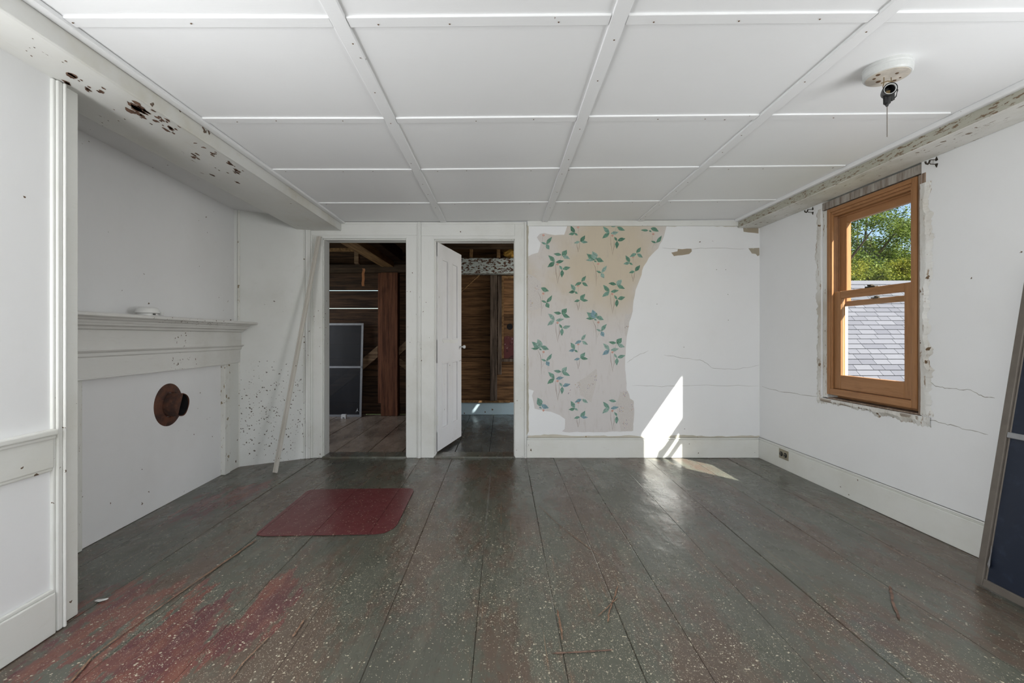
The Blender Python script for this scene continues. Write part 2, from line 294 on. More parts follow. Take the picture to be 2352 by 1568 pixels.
def boxes(name, lst, mat, parent=None, bevel=0.0, **kw):
    bm = bmesh.new()
    for b in lst: bx(bm, *b)
    return obj(name, bm, mat, parent, bevel, **kw)
def empty(name, loc=(0, 0, 0), rotz=0, parent=None):
    o = bpy.data.objects.new(name, None); C.objects.link(o); o.location = loc; o.rotation_euler = (0, 0, rotz); o.empty_display_size = .1
    if parent: o.parent = parent
    return o
def struct(o): o['kind'] = 'structure'; return o
def tag(o, label, cat, group=None):
    o['label'] = label; o['category'] = cat
    if group: o['group'] = group
    return o
def lathe(bm, prof, cen=(0, 0, 0), axis='Z', n=32, cap=True):
    rings = []
    for r, h in prof:
        ring = []
        for i in range(n):
            a = 2*math.pi*i/n; p = (r*math.cos(a), r*math.sin(a), h)
            if axis == 'X': p = (p[2], p[0], p[1])
            elif axis == 'Y': p = (p[0], p[2], p[1])
            ring.append(bm.verts.new((p[0]+cen[0], p[1]+cen[1], p[2]+cen[2])))
        rings.append(ring)
    for a, b in zip(rings, rings[1:]):
        for i in range(n): bm.faces.new((a[i], a[(i+1) % n], b[(i+1) % n], b[i]))
    if cap: bm.faces.new(rings[0]); bm.faces.new(rings[-1][::-1])
def tube(bm, pts, r, n=8):
    pts = [Vector(p) for p in pts]; rings = []
    rr = r if isinstance(r, (list, tuple)) else [r]*len(pts)
    for i, p in enumerate(pts):
        d = (pts[min(i+1, len(pts)-1)]-pts[max(i-1, 0)]).normalized(); q = d.to_track_quat('Z', 'Y')
        rings.append([bm.verts.new(p+q @ Vector((rr[i]*math.cos(2*math.pi*k/n), rr[i]*math.sin(2*math.pi*k/n), 0))) for k in range(n)])
    for a, b in zip(rings, rings[1:]):
        for i in range(n): bm.faces.new((a[i], a[(i+1) % n], b[(i+1) % n], b[i]))
    bm.faces.new(rings[0][::-1]); bm.faces.new(rings[-1])
def prism(bm, prof, p0, p1, nrm, up=(0, 0, 1)):
    """sweep a closed profile [(n, z)] from p0 to p1; n is measured along nrm"""
    nrm = Vector(nrm).normalized(); up = Vector(up); r = []
    for p in (Vector(p0), Vector(p1)): r.append([bm.verts.new(p+nrm*a+up*b) for a, b in prof])
    k = len(prof)
    for i in range(k): bm.faces.new((r[0][i], r[0][(i+1) % k], r[1][(i+1) % k], r[1][i]))
    bm.faces.new(r[0][::-1]); bm.faces.new(r[1])
def poly(bm, pts, thick, d):
    """flat polygon with a little thickness, extruded by d*thick"""
    d = Vector(d)*thick; a = [bm.verts.new(Vector(p)) for p in pts]; b = [bm.verts.new(Vector(p)+d) for p in pts]
    bm.faces.new(a); bm.faces.new(b[::-1]); k = len(a)
    for i in range(k): bm.faces.new((a[i], b[i], b[(i+1) % k], a[(i+1) % k]))
def ribbon(bm, pts, wid, nrm, lift=.0008):
    pts = [Vector(p) for p in pts]; nrm = Vector(nrm); L = []
    for i, p in enumerate(pts):
        d = (pts[min(i+1, len(pts)-1)]-pts[max(i-1, 0)]).normalized(); s = d.cross(nrm)*wid*(.5 if 0 < i < len(pts)-1 else .15)*random.uniform(.6, 1.3)
        L.append((bm.verts.new(p+s+nrm*lift), bm.verts.new(p-s+nrm*lift)))
    for a, b in zip(L, L[1:]): bm.faces.new((a[0], b[0], b[1], a[1]))
BW = 4.24        # front face of the back wall
CZ = 2.158       # ceiling height
def cz(x): return CZ+max(0.0, .0093*(x+.5))      # the ceiling rises a little towards the window wall
# ================================================================== SETTING: floor
fl = struct(box('floor', -2.75, 2.7, REAR-.1, BW+.06, -.12, -.0036, 'seam', bevel=0)); 
seams = [-2.7, -2.38, -2.04, -1.69, -1.37, -1.06, -.75, -.46, -.10, .21, .463, .68, 1.03, 1.31, 1.71, 2.05, 2.36, 2.66]
for a, b in zip(seams, seams[1:]):
    bm = bmesh.new(); g = .0009; n = 7; dz = random.uniform(-.0015, .0012); rows = []
    ys = [REAR-.1+i*(BW+.035-REAR+.1)/14 for i in range(15)]; ph = random.uniform(0, 6)
    for y in ys:
        r = []
        for i in range(n):
            t = i/(n-1); x = a+g+(b-a-2*g)*t; e = -.0006 if i in (0, n-1) else .0
            if i in (0, n-1): x += (.0 if i else 0)
            cup = .0012*((2*t-1)**2)
            r.append(bm.verts.new((x if i not in (1, n-2) else (a+g+.004 if i == 1 else b-g-.004), y, cup+e+dz+.0012*math.sin(y*1.7+ph)-.001)))
        rows.append(r)
    for r0, r1 in zip(rows, rows[1:]):
        for i in range(n-1): bm.faces.new((r0[i], r0[i+1], r1[i+1], r1[i]))
    for col_ in (0, n-1):
        lo = [bm.verts.new((r[col_].co.x, r[col_].co.y, -.0040)) for r in rows]
        for i in range(len(rows)-1): bm.faces.new((rows[i][col_].__class__ and rows[i][col_], rows[i+1][col_], lo[i+1], lo[i]))
    obj('plank', bm, 'floor', fl, smooth=True)
# worn-through scratches and rubbed seams
M['scratch'] = simple('bare_wood_scratch', (.215, .13, .085), .7, var=.4, sc=40); M['scuff'] = simple('dark_scuff', (.16, .10, .075), .7, var=.4, sc=40)
def scratch(pts, wid, mat):
    bm = bmesh.new(); q = []
    for a, b in zip(pts, pts[1:]):
        for i in range(8): t = i/8; q.append(floor_pt(a[0]+(b[0]-a[0])*t+random.uniform(-1, 1), a[1]+(b[1]-a[1])*t, .0026))
    q.append(floor_pt(*pts[-1], .0026)); ribbon(bm, q, wid*.7, (0, 0, 1), .0006); obj('scratch', bm, mat, fl)
for pts, wid, mat in (([(590, 1238), (545, 1270), (450, 1335)], .016, 'scratch'), ([(450, 1335), (330, 1420), (215, 1505), (160, 1568)], .010, 'scratch'), ([(1236, 1160), (1290, 1210), (1390, 1285)], .005, 'scratch'), ([(1280, 1400), (1288, 1440), (1292, 1470)], .010, 'scratch'), ([(2044, 1345), (2050, 1380), (2066, 1422)], .014, 'scuff'), ([(1420, 1345), (1400, 1400), (1396, 1428)], .008, 'scratch'), ([(1372, 1415), (1420, 1372)], .006, 'scratch'), ([(2030, 1250), (2080, 1278)], .006, 'scratch'), ([(2130, 1312), (2205, 1350)], .006, 'scratch'), ([(700, 1420), (680, 1450), (672, 1462)], .010, 'scratch'), ([(1270, 1500), (1330, 1497), (1410, 1492)], .012, 'scuff'), ([(620, 1460), (560, 1520), (530, 1560)], .006, 'scratch')): scratch(pts, wid, mat)
# ================================================================== SETTING: ceiling
cl = struct(box('ceiling', -2.75, 2.7, REAR-.1, BW+.12, CZ+.075, CZ+.12, 'ceil', bevel=0))
def lift(o):
    for v in o.data.vertices: v.co.z += cz(v.co.x)-CZ
    return o
BX = [-1.50, -.568, .358, 1.232, 2.2]; BYs = [-2.7, -1.99, -1.29, -.59, .11, .81, 1.509, 2.208, 2.885, 3.607, BW]
xs = [-1.52, -.542, .384, 1.258, 2.62]
for i in range(4):
    for j in range(len(BYs)-1):
        lift(box('panel', xs[i]+.002, xs[i+1]-.002, BYs[j]+.024+.002 if j else REAR-.1, BYs[j+1]+.024-.002 if j < len(BYs)-2 else BW, CZ, CZ+.06, 'ceil', cl, 0))
for x in BX[1:4]: lift(box('batten', x, x+.052, REAR-.1, BW-.001, CZ-.011, CZ+.002, 'batten', cl, .002))
for j, y in enumerate(BYs[1:-1]):
    for i in range(4):
        x0 = (-1.50 if i == 0 else BX[i]+.053); x1 = (BX[i+1]-.001 if i < 3 else 2.145)
        lift(box('batten', x0, x1, y, y+.05, CZ-.0075, CZ+.002, 'batten', cl, .003))
bm = bmesh.new()
for y in BYs[5:-1]:
    for x in [-1.35+.3*k for k in range(12)]:
        if random.random() < .75: lathe(bm, [(.0035, 0), (.0025, -.001)], (x+random.uniform(-.08, .08), y+.025+random.uniform(-.008, .008), cz(x)-.0097), n=6)
for x in BX[1:4]:
    for y in [.9+.36*k for k in range(10)]: lathe(bm, [(.0035, 0), (.0025, -.001)], (x+.026+random.uniform(-.01, .01), y+random.uniform(-.1, .1), cz(x+.026)-.0112), n=6)
nh = obj('nail_head', bm, 'nail', cl); nh['kind'] = 'stuff'
# ================================================================== SETTING: back wall with two doorways
D1 = (-1.652, -.880, 2.006); D2 = (-.632, .112, 2.0)
wb = struct(boxes('wall_back', [(-1.80, D1[0], BW, BW+.12, 0, CZ+.1), (D1[1], D2[0], BW, BW+.12, 0, CZ+.1), (D2[1], 2.62, BW, BW+.12, 0, CZ+.1), (D1[0], D1[1], BW, BW+.12, D1[2], CZ+.1), (D2[0], D2[1], BW, BW+.12, D2[2], CZ+.1)], 'plaster'))
def on_back(px, py, off=0.0): p = at_y(px, py, BW); return Vector((p.x, BW-off, p.z))
paper_px = [(1304, 515), (1400, 515), (1534, 515), (1530, 522), (1524, 545), (1512, 570), (1490, 592), (1478, 612), (1470, 640), (1460, 665), (1455, 690), (1453, 715), (1445, 740), (1440, 770), (1437, 800), (1436, 850), (1440, 900), (1447, 918), (1456, 922), (1456, 960), (1452, 990), (1380, 992), (1298, 992), (1291, 990), (1297, 985), (1298, 962), (1285, 953), (1265, 945), (1246, 942), (1228, 938), (1226, 925), (1222, 908), (1226, 897), (1214, 893), (1213, 860), (1215, 790), (1212, 700), (1211, 590), (1222, 584), (1236, 580), (1240, 568), (1242, 558), (1233, 545), (1240, 537), (1250, 535), (1262, 538), (1275, 540), (1296, 539), (1300, 528)]
def jag(pts, amp):
    out = []
    for a, b in zip(pts, pts[1:]+pts[:1]):
        n = max(1, int(math.dist(a, b)/9))
        for i in range(n):
            t = i/n; j = amp if i else 0
            out.append((a[0]+(b[0]-a[0])*t+random.uniform(-j, j), a[1]+(b[1]-a[1])*t+random.uniform(-j, j)))
    return out
def inside(p, pg):
    r = False; n = len(pg)
    for i in range(n):
        x1, y1 = pg[i]; x2, y2 = pg[i-1]
        if (y1 > p[1]) != (y2 > p[1]) and p[0] < (x2-x1)*(p[1]-y1)/(y2-y1)+x1: r = not r
    return r
bm = bmesh.new(); poly(bm, [on_back(x, y, 0.0) for x, y in jag(paper_px, .9)], .0012, (0, -1, 0))
wp = obj('wallpaper', bm, 'paper', wb); wp['label'] = 'torn beige wallpaper printed with green leaf sprigs'
olds = [[(1212, 629), (1222, 632), (1243, 648), (1244, 705), (1222, 713), (1212, 712)], [(1326, 878), (1350, 862), (1370, 846), (1372, 861), (1368, 885), (1358, 924), (1334, 908)], [(1415, 928), (1425, 900), (1441, 897), (1447, 915), (1455, 920), (1454, 989), (1426, 990)], [(1437, 720), (1444, 722), (1452, 716), (1445, 739), (1439, 772), (1435, 770), (1434, 735)]]
bm = bmesh.new()
for o_ in olds: poly(bm, [on_back(x, y, .0012) for x, y in jag(o_, .8)], .0005, (0, -1, 0))
obj('older_wallpaper_layer', bm, 'paper2', wp)
# the leaf print
LM = ['leaf1', 'leaf2', 'leaf3', 'leaf4', 'leaf5', 'stem', 'pink', 'violet', 'ochre']
bm = bmesh.new()
LC = [0.0]
def leaf(b, t, wid, mi):
    LC[0] = (LC[0]+.00007) % .0012
    if not (inside(b, paper_px) and inside(t, paper_px)): return
    mid = ((b[0]+t[0])/2, (b[1]+t[1])/2)
    if any(inside(mid, o_) for o_ in olds) and random.random() < .6: return
    dx, dy = t[0]-b[0], t[1]-b[1]; L = math.hypot(dx, dy); nx, ny = -dy/L, dx/L; w_ = max(wid*L*1.14, 2.9); pts = []
    bend = random.uniform(-.10, .10)*L
    for s, sg in [(0, 0), (.18, .62), (.4, 1), (.62, .85), (.82, .45), (1, 0), (.82, -.3), (.62, -.75), (.4, -.95), (.18, -.55)]:
        k = w_*sg*.5*random.uniform(.88, 1.12)+bend*s*(1-s)*2
        pts.append(on_back(b[0]+dx*s+nx*k, b[1]+dy*s+ny*k, .0019+LC[0]))
    f = bm.faces.new([bm.verts.new(p) for p in pts]); f.material_index = mi
    # midrib in the paper colour of the lighter green
    q = [on_back(b[0]+dx*s+nx*(bend*s*(1-s)*2+o), b[1]+dy*s+ny*(bend*s*(1-s)*2+o), .00195+LC[0]) for s, o in ((.05, .25), (.9, .15), (.9, -.15), (.05, -.25))]
    bm.faces.new([bm.verts.new(p) for p in q]).material_index = 0 if mi != 0 else 1
def Z(x, y): return (1200+x/6.03, 500+y/6.03)
M1 = [((445, 610), (355, 520), .42), ((445, 610), (345, 685), .42), ((460, 615), (575, 593), .36), ((540, 515), (430, 500), .36), ((545, 525), (615, 445), .62), ((550, 525), (660, 572), .40), ((550, 720), (508, 662), .42), ((555, 715), (665, 685), .42), ((550, 720), (545, 828), .42)]
M1s = [[(455, 640), (465, 760), (490, 920)], [(505, 680), (510, 790), (490, 900)], [(545, 525), (500, 640)]]; M1p = [(485, 645)]
M2 = [((815, 885), (878, 803), .42), ((820, 895), (722, 942), .38), ((825, 895), (908, 948), .42), ((725, 1015), (665, 918), .44), ((730, 1022), (638, 1040), .42), ((725, 1020), (768, 1052), .5), ((800, 1140), (868, 1053), .46), ((795, 1140), (713, 1162), .40), ((805, 1135), (910, 1145), .36)]
M2s = [[(750, 1165), (760, 1220), (770, 1285)], [(795, 1145), (785, 1220), (770, 1285)], [(775, 960), (770, 1060)]]; M2p = [(770, 942)]
M3 = [((1000, 590), (888, 498), .46), ((1010, 585), (968, 463), .62), ((1015, 560), (1128, 606), .46), ((985, 592), (876, 588), .30), ((990, 595), (1030, 612), .5), ((1090, 765), (1168, 660), .34), ((1090, 765), (1018, 738), .36), ((1090, 765), (1132, 838), .62), ((1005, 560), (1030, 505), .6)]
M3s = [[(970, 610), (1010, 690), (1022, 800), (1020, 950)], [(1065, 780), (1030, 850)], [(1040, 660), (1032, 745)]]; M3p = [(1050, 640)]
def motif(Ls, Ss, Ps, dx, dy):
    for b, t, w_ in Ls:
        b = Z(*b); t = Z(*t); y = b[1]+dy
        pool = [0, 1, 1, 2, 3] if y < 700 else [1, 2, 2, 3, 4, 3]
        leaf((b[0]+dx, b[1]+dy), (t[0]+dx, t[1]+dy), w_, random.choice(pool))
    for s in Ss:
        q = [(Z(*p)[0]+dx, Z(*p)[1]+dy) for p in s]
        if all(inside(p, paper_px) for p in q):
            n0 = len(bm.faces); ribbon(bm, [on_back(x, y, 0) for x, y in q], .0034, (0, -1, 0), .0018); bm.faces.ensure_lookup_table()
            for f in bm.faces[n0:]: f.material_index = 5
    for p in Ps:
        c = (Z(*p)[0]+dx, Z(*p)[1]+dy)
        if inside(c, paper_px):
            f = bm.faces.new([bm.verts.new(on_back(c[0]+random.uniform(2.2, 3.4)*math.cos(a), c[1]+random.uniform(2.2, 3.2)*math.sin(a), .0017)) for a in [k*math.pi/4 for k in range(8)]]); f.material_index = 6
for dy in (-134, 0, 134, 268, 402): motif(M1, M1s, M1p, 0, dy); motif(M2, M2s, M2p, 0, dy); motif(M3, M3s, M3p, 0, dy) if dy < 250 else None
motif(M3, M3s, M3p, 0, 402)
for dy in (-200, -66, 68, 202, 336): motif(M1, M1s, M1p, 126, dy); motif(M2, M2s, M2p, 126, dy); motif(M3, M3s, M3p, -126, dy); motif(M1, M1s, M1p, -126, dy+66)
motif(M3, M3s, M3p, 126, -69)
for c, n in (((1232, 662), 10), ((1217, 695), 12), ((1216, 640), 5), ((1330, 885), 12), ((1356, 884), 12), ((1367, 868), 9), ((1436, 903), 10), ((1427, 940), 12), ((1436, 973), 12), ((1451, 938), 8), ((1441, 750), 8), ((1310, 900), 8)):
    for k in range(n):
        x, y = c[0]+random.gauss(0, 3.6), c[1]+random.gauss(0, 3.6)
        if not inside((x, y), paper_px): continue
        a = random.uniform(0, 3.1); r = random.uniform(.7, 1.5)
        f = bm.faces.new([bm.verts.new(on_back(x+r*ex*math.cos(a)-.5*r*ey*math.sin(a), y+r*ex*math.sin(a)+.5*r*ey*math.cos(a), .0024)) for ex, ey in ((1, 0), (0, 1), (-1, 0), (0, -1))]); f.material_index = random.choice([7, 7, 8, 5, 6])
lp = obj('leaf_print', bm, LM, wp); lp['label'] = 'green and blue leaf sprigs with brown stems'
# crown strip, bare plaster patches, cracks, nail holes
boxes('ceiling_strip', [(.225, 2.165, BW-.016, BW, 2.122, 2.172)], 'trim_h', wb, .002)
bm = bmesh.new()
for pg in ([(1542, 580), (1556, 577), (1557, 572), (1588, 571), (1589, 577), (1583, 583), (1566, 586), (1548, 588)], [(1719, 570), (1744, 569), (1744, 586), (1740, 588), (1736, 583), (1727, 582)], [(1706, 518), (1742, 520), (1742, 536), (1708, 532)]): poly(bm, [on_back(x, y) for x, y in jag(pg, .6)], .0010, (0, -1, 0))
obj('bare_plaster_patch', bm, 'bare', wb)
bm = bmesh.new()
for pg in ([(1212, 1000), (1270, 997), (1330, 1001), (1455, 1000), (1470, 1002), (1560, 999), (1640, 1002), (1744, 1000), (1744, 1006), (1212, 1006)], [(1214, 514), (1704, 514), (1704, 521), (1600, 518), (1540, 520), (1450, 516), (1300, 518), (1214, 519)], [(1209, 516), (1214, 516), (1213, 700), (1215, 990), (1209, 1000)]): poly(bm, [on_back(x, y) for x, y in jag(pg, 1.1)], .0016, (0, -1, 0))
obj('glue_line', bm, 'tan', wb)
bm = bmesh.new()
for ln in ([(1440, 832), (1460, 818), (1490, 805)], [(1525, 815), (1570, 822), (1615, 828), (1638, 846), (1690, 848), (1744, 838)], [(1452, 885), (1520, 887), (1600, 884), (1744, 886)], [(1520, 570), (1560, 572), (1620, 570), (1715, 571)]):
    q = []
    for a, b in zip(ln, ln[1:]):
        for i in range(6): t = i/6; q.append(on_back(a[0]+(b[0]-a[0])*t, a[1]+(b[1]-a[1])*t+random.uniform(-1.2, 1.2)))
    q.append(on_back(*ln[-1])); ribbon(bm, q, .0022, (0, -1, 0))
for x, y in ((1646, 619), (1667, 619), (1672, 676), (1673, 735), (1571, 797), (1509, 698), (1734, 572)): lathe(bm, [(.004, 0), (.003, -.0012)], on_back(x, y), 'Y', 8)
obj('plaster_crack', bm, 'crack', wb)
# casings
def casing_v(name, x0, x1, z0, z1, par, outer, inner=True, mat='trim'):
    """flat board with a back band on its outer edge and a bead on the inner edge"""
    L = [(x0, x1, BW-.020, BW, z0, z1)]
    if outer == 'l': L.append((x0, x0+.016, BW-.034, BW-.02, z0, z1)); L.append((x0+.016, x0+.024, BW-.027, BW-.02, z0, z1))
    if outer == 'r': L.append((x1-.016, x1, BW-.034, BW-.02, z0, z1)); L.append((x1-.024, x1-.016, BW-.027, BW-.02, z0, z1))
    return boxes(name, L, mat, par, .003)
d1 = struct(empty('door_1', (-1.27, BW, 0))); d2 = struct(empty('door_2', (-.26, BW, 0)))
def child(o, p):
    o.parent = p; o.matrix_parent_inverse = Matrix.Translation(-p.location) ; return o
child(casing_v('casing', -1.752, D1[0]+.004, 0.0, 2.035, None, 'l'), d1); child(casing_v('casing', D1[1]-.004, -.782, 0.0, 2.035, None, ''), d1)
child(boxes('head_casing', [(-1.755, -.782, BW-.020, BW, 2.035, 2.154), (-1.755, -.782, BW-.027, BW-.02, 2.135, 2.154), (D1[0]-.0, D1[1]+.0, BW-.026, BW-.02, 2.006, 2.022), (D1[0], D1[1], BW-.02, BW, 2.004, 2.035)], 'trim_h', None, .003), d1)
child(boxes('jamb', [(D1[0]-.001, D1[0]+.010, BW-.001, BW+.13, 0, D1[2]), (D1[1]-.010, D1[1]+.001, BW-.001, BW+.13, 0, D1[2]), (D1[0], D1[1], BW-.001, BW+.13, D1[2]-.010, D1[2]+.001)], 'trim', None, .002), d1)
child(boxes('mullion_bead', [(-.782, -.748, BW-.034, BW, 0, 2.154), (-.772, -.758, BW-.042, BW-.034, 0, 2.154)], 'trim', None, .004), d1)
child(casing_v('casing', -.748, D2[0]+.004, 0.0, 2.03, None, ''), d2); child(casing_v('casing', D2[1]-.004, .216, 0.0, 2.154, None, 'r'), d2)
child(boxes('head_casing', [(-.748, D2[1]-.004, BW-.020, BW, 2.03, 2.154), (-.748, .19, BW-.027, BW-.02, 2.135, 2.154), (D2[0], D2[1], BW-.026, BW-.02, 2.0, 2.016), (D2[0], D2[1], BW-.02, BW, 1.998, 2.03)], 'trim_h', None, .003), d2)
child(boxes('jamb', [(D2[0]-.001, D2[0]+.010, BW-.001, BW+.13, 0, D2[2]), (D2[1]-.010, D2[1]+.001, BW-.001, BW+.13, 0, D2[2]), (D2[0], D2[1], BW-.001, BW+.13, D2[2]-.010, D2[2]+.001)], 'trim', None, .002), d2)
child(box('threshold', D1[0], D1[1], BW-.03, BW+.15, -.02, .014, 'floor', None, .006), d1); child(box('threshold', D2[0], D2[1], BW-.03, BW+.15, -.02, .014, 'floor', None, .006), d2)
# the open four-panel door leaf of doorway 2
ang = math.atan2(.68, .16); LW = .70; LT = .040; ZB, ZT = .034, 1.992
leafo = empty('leaf', (-.628+.26, .075, 0), ang-0.0, d2)      # local x along the leaf, local -y faces the room
def dl(*a, **k): return box(*a, parent=leafo, **k)
cols = [(.115, .295), (.405, .585)]; rws = [(.22, .86), (1.08, 1.86)]
L = [(0, LW, -LT/2+.014, LT/2-.014, ZB, ZT)]
for xa, xb in ((0, .115), (.295, .405), (.585, LW)): L.append((xa, xb, -LT/2, LT/2, ZB, ZT))
for za, zb in ((ZB, .22), (.86, 1.08), (1.86, ZT)): L.append((.0, LW, -LT/2+.0004, LT/2-.0004, za, zb))
boxes('door_frame', L, 'door', leafo, .0015)
for xa, xb in cols:
    for za, zb in rws:
        p = boxes('door_panel', [(xa+.018, xb-.018, -LT/2+.011, LT/2-.011, za+.018, zb-.018)], 'door', leafo, .004)
        boxes('panel_moulding', [(xa, xa+.014, -LT/2-.003, LT/2+.003, za, zb), (xb-.014, xb, -LT/2-.003, LT/2+.003, za, zb), (xa, xb, -LT/2-.0025, LT/2+.0025, za, za+.014), (xa, xb, -LT/2-.0025, LT/2+.0025, zb-.014, zb)], 'door', p, .003)
bm = bmesh.new(); poly(bm, [(.11, -LT/2-.002, 1.078), (.16, -LT/2-.002, 1.045), (.30, -LT/2-.002, 1.048), (.42, -LT/2-.002, 1.04), (.55, -LT/2-.002, 1.045), (.59, -LT/2-.002, 1.078)], .004, (0, 1, 0)); obj('broken_moulding', bm, 'trim_h', leafo)
bm = bmesh.new(); lathe(bm, [(.006, 0), (.006, -.03), (.014, -.034), (.019, -.045), (.017, -.056), (.008, -.06)], (.655, -LT/2, 1.0), 'Y', 16); lathe(bm, [(.006, 0), (.006, .03), (.014, .034), (.019, .045), (.017, .056), (.008, .06)], (.655, LT/2, 1.0), 'Y', 16); obj('knob', bm, 'porcelain', leafo, smooth=True)
for z in (.28, 1.72): box('hinge', -.006, .004, -LT/2-.004, LT/2, z, z+.09, 'trim', leafo, .001)
# baseboard of the back wall
bbk = struct(boxes('baseboard_back', [(.217, 2.34, BW-.022, BW, 0, .165), (.217, 2.34, BW-.016, BW, .165, .182), (.217, 2.34, BW-.020, BW, .172, .182)], 'base', None, .003))
# ================================================================== SETTING: right wall (frame turned 1.26 degrees)
RA = .022; RO = Vector((2.36, BW, 0))
HY0, HY1, HZ0, HZ1 = -1.60, -.80, .655, 2.12     # rough opening, local y and z
BK = REAR-BW-.1
wr = struct(boxes('wall_right', [(0, .13, HY1, .12, 0, CZ+.12), (0, .13, -2.99, HY0, 0, CZ+.12), (0, .13, HY0, HY1, 0, HZ0), (0, .13, HY0, HY1, HZ1, CZ+.12), (0, .13, BK, -3.99, 0, CZ+.12), (0, .13, -3.99, -2.99, 0, .65), (0, .13, -3.99, -2.99, 1.98, CZ+.12)], 'plaster', None, 0, loc=RO, rotz=RA))
bbr = struct(boxes('baseboard_right', [(-.020, 0, BK, 0, 0, .168), (-.014, 0, BK, 0, .168, .187), (-.018, 0, BK, 0, .177, .187)], 'base', None, .003, loc=RO, rotz=RA))
# cased beam along the top of the right wall
br = struct(empty('trim_1', RO, RA))
def hgt(x): return cz(2.36+x)
boxes('beam_soffit', [(-.20, .0, -5.2, 0, 2.104, 2.114)], 'beam_r', br, .004)
boxes('beam_face', [(-.207, -.193, -5.2, 0, 2.108, 2.172)], 'beam_r2', br, .004)
boxes('ceiling_strip', [(-.235, -.195, -5.2, 0, 2.158, 2.186)], 'batten', br, .006)
# cracks and stains on the right wall
def on_right(px, py, n=0.0):
    c, s = math.cos(RA), math.sin(RA); rx, rz = (px-VX)/F, (VY-py)/F
    t = (n+RO.x*c+RO.y*s)/(rx*c+s); x, y = rx*t-RO.x, t-RO.y
    return Vector((n, -s*x+c*y, H+rz*t))
bm = bmesh.new()
for ln in ([(2128, 872), (2150, 886), (2180, 892), (2230, 896), (2258, 910), (2286, 914)], [(2128, 962), (2170, 972), (2210, 984), (2270, 998)], [(1750, 888), (1800, 900), (1880, 910)]):
    q = []
    for a, b in zip(ln, ln[1:]):
        for i in range(6): t = i/6; q.append(on_right(a[0]+(b[0]-a[0])*t, a[1]+(b[1]-a[1])*t+random.uniform(-1.6, 1.6)))
    q.append(on_right(*ln[-1])); ribbon(bm, q, .0032, (-1, 0, 0))
obj('plaster_crack', bm, 'crack', wr)
# broken plaster and old wood round the window opening
def ragged(name, ya, yb, za, zb, side, mat, par, th=.006, n=26, amp=.022):
    """irregular strip hugging the opening; its outer edge is broken"""
    bm = bmesh.new(); prev = None; n *= 4; slow = 0.0; ta = 1.0
    for i in range(n+1):
        t = i/n; ta = min(1.5, max(.5, ta+random.gauss(0, .1))); slow = .86*slow+random.gauss(0, amp*.42); slow = max(-amp*1.5, min(amp*1.5, slow)); j = slow+random.uniform(-.0025, .0025)
        if side in 'LR':
            z = za+(zb-za)*t; inn = ya; out = yb+j
            row = [(-th*ta*.8, inn, z), (-th*ta*1.1, (inn+out)/2, z), (-.0005, out, z)]
        else:
            y = ya+(yb-ya)*t; row = [(-th*ta*.8, y, za), (-th*ta*1.1, y, (za+zb+j)/2), (-.0005, y, zb+j)]
        row = [bm.verts.new(p) for p in row]+[bm.verts.new((.02, row[0][1], row[0][2]))]
        if prev:
            for k in ((0, 1), (1, 2), (3, 0)): bm.faces.new((prev[k[0]], prev[k[1]], row[k[1]], row[k[0]]))
        prev = row
    return obj(name, bm, mat, par)
ragged('broken_plaster', -.792, -.745, .64, 2.06, 'L', 'rough_plaster', wr, .005, 30, .014)
ragged('broken_plaster', -1.598, -1.662, .66, 1.98, 'R', 'rough_plaster', wr, .008, 34, .018)
ragged('broken_plaster', -.76, -1.66, .655, .612, 'B', 'rough_plaster', wr, .010, 30, .012)
# ------------------------------------------------------------------ window
win = struct(empty('window_1', RO, RA))
box('rough_header', .002, .11, -1.632, -.768, 2.045, 2.0985, 'header', win, .004)
box('header_gap', .03, .11, HY0, HY1, 2.028, 2.046, 'raw', win, 0)
boxes('rough_stud', [(.006, .12, -.848, -.800, .66, 2.04)], 'rough_plaster', win, .004); boxes('rough_stud', [(.006, .12, -1.600, -1.572, .66, 2.04)], 'raw', win, .004)
boxes('rough_stud', [(-.003, .03, -1.628, -1.602, 1.80, 2.04)], 'raw', win, .004)
boxes('rough_sill', [(-.008, .12, -1.585, -.79, .628, .652)], 'sillwood', win, .005); boxes('rough_sill', [(.012, .12, -1.58, -.84, .652, .664)], 'raw', win, .003)
WY0, WY1, WZ0, WZ1 = -1.568, -.85, .688, 2.038
def rails(name, x0, x1, y0, y1, z0, z1, wy, wzb, wzt, par, bev=.004):
    """four-sided frame in the wall plane: two upright stiles and two rails"""
    box(name+'_stile', x0, x1, y0, y0+wy, z0, z1, 'pine_z', par, bev); box(name+'_stile', x0, x1, y1-wy, y1, z0, z1, 'pine_z', par, bev)
    box(name+'_rail', x0, x1, y0+wy, y1-wy, z0, z0+wzb, 'pine_y', par, bev); box(name+'_rail', x0, x1, y0+wy, y1-wy, z1-wzt, z1, 'pine_y', par, bev)
fr_ = empty('window_frame', (0, 0, 0), 0, win)
rails('frame', .0, .115, WY0, WY1, WZ0, WZ1, .032, .045, .028, fr_)
boxes('interior_stop', [(.006, .022, WY0+.032, WY0+.044, WZ0+.04, WZ1-.03), (.006, .022, WY1-.044, WY1-.032, WZ0+.04, WZ1-.03), (.006, .022, WY0+.03, WY1-.03, WZ1-.045, WZ1-.028)], 'pine_z', fr_, .003)
boxes('jamb_liner', [(.024, .112, WY1-.036, WY1-.031, WZ0+.05, WZ1-.03), (.045, .050, WY1-.044, WY1-.034, WZ0+.05, WZ1-.03), (.060, .064, WY1-.044, WY1-.034, WZ0+.05, WZ1-.03), (.024, .112, WY0+.031, WY0+.036, WZ0+.05, WZ1-.03)], 'liner', fr_, .001)
boxes('head_stop', [(.022, .05, WY0+.032, WY1-.032, WZ1-.06, WZ1-.03), (.055, .063, WY0+.032, WY1-.032, WZ1-.07, WZ1-.03)], 'pine_y', fr_, .003)
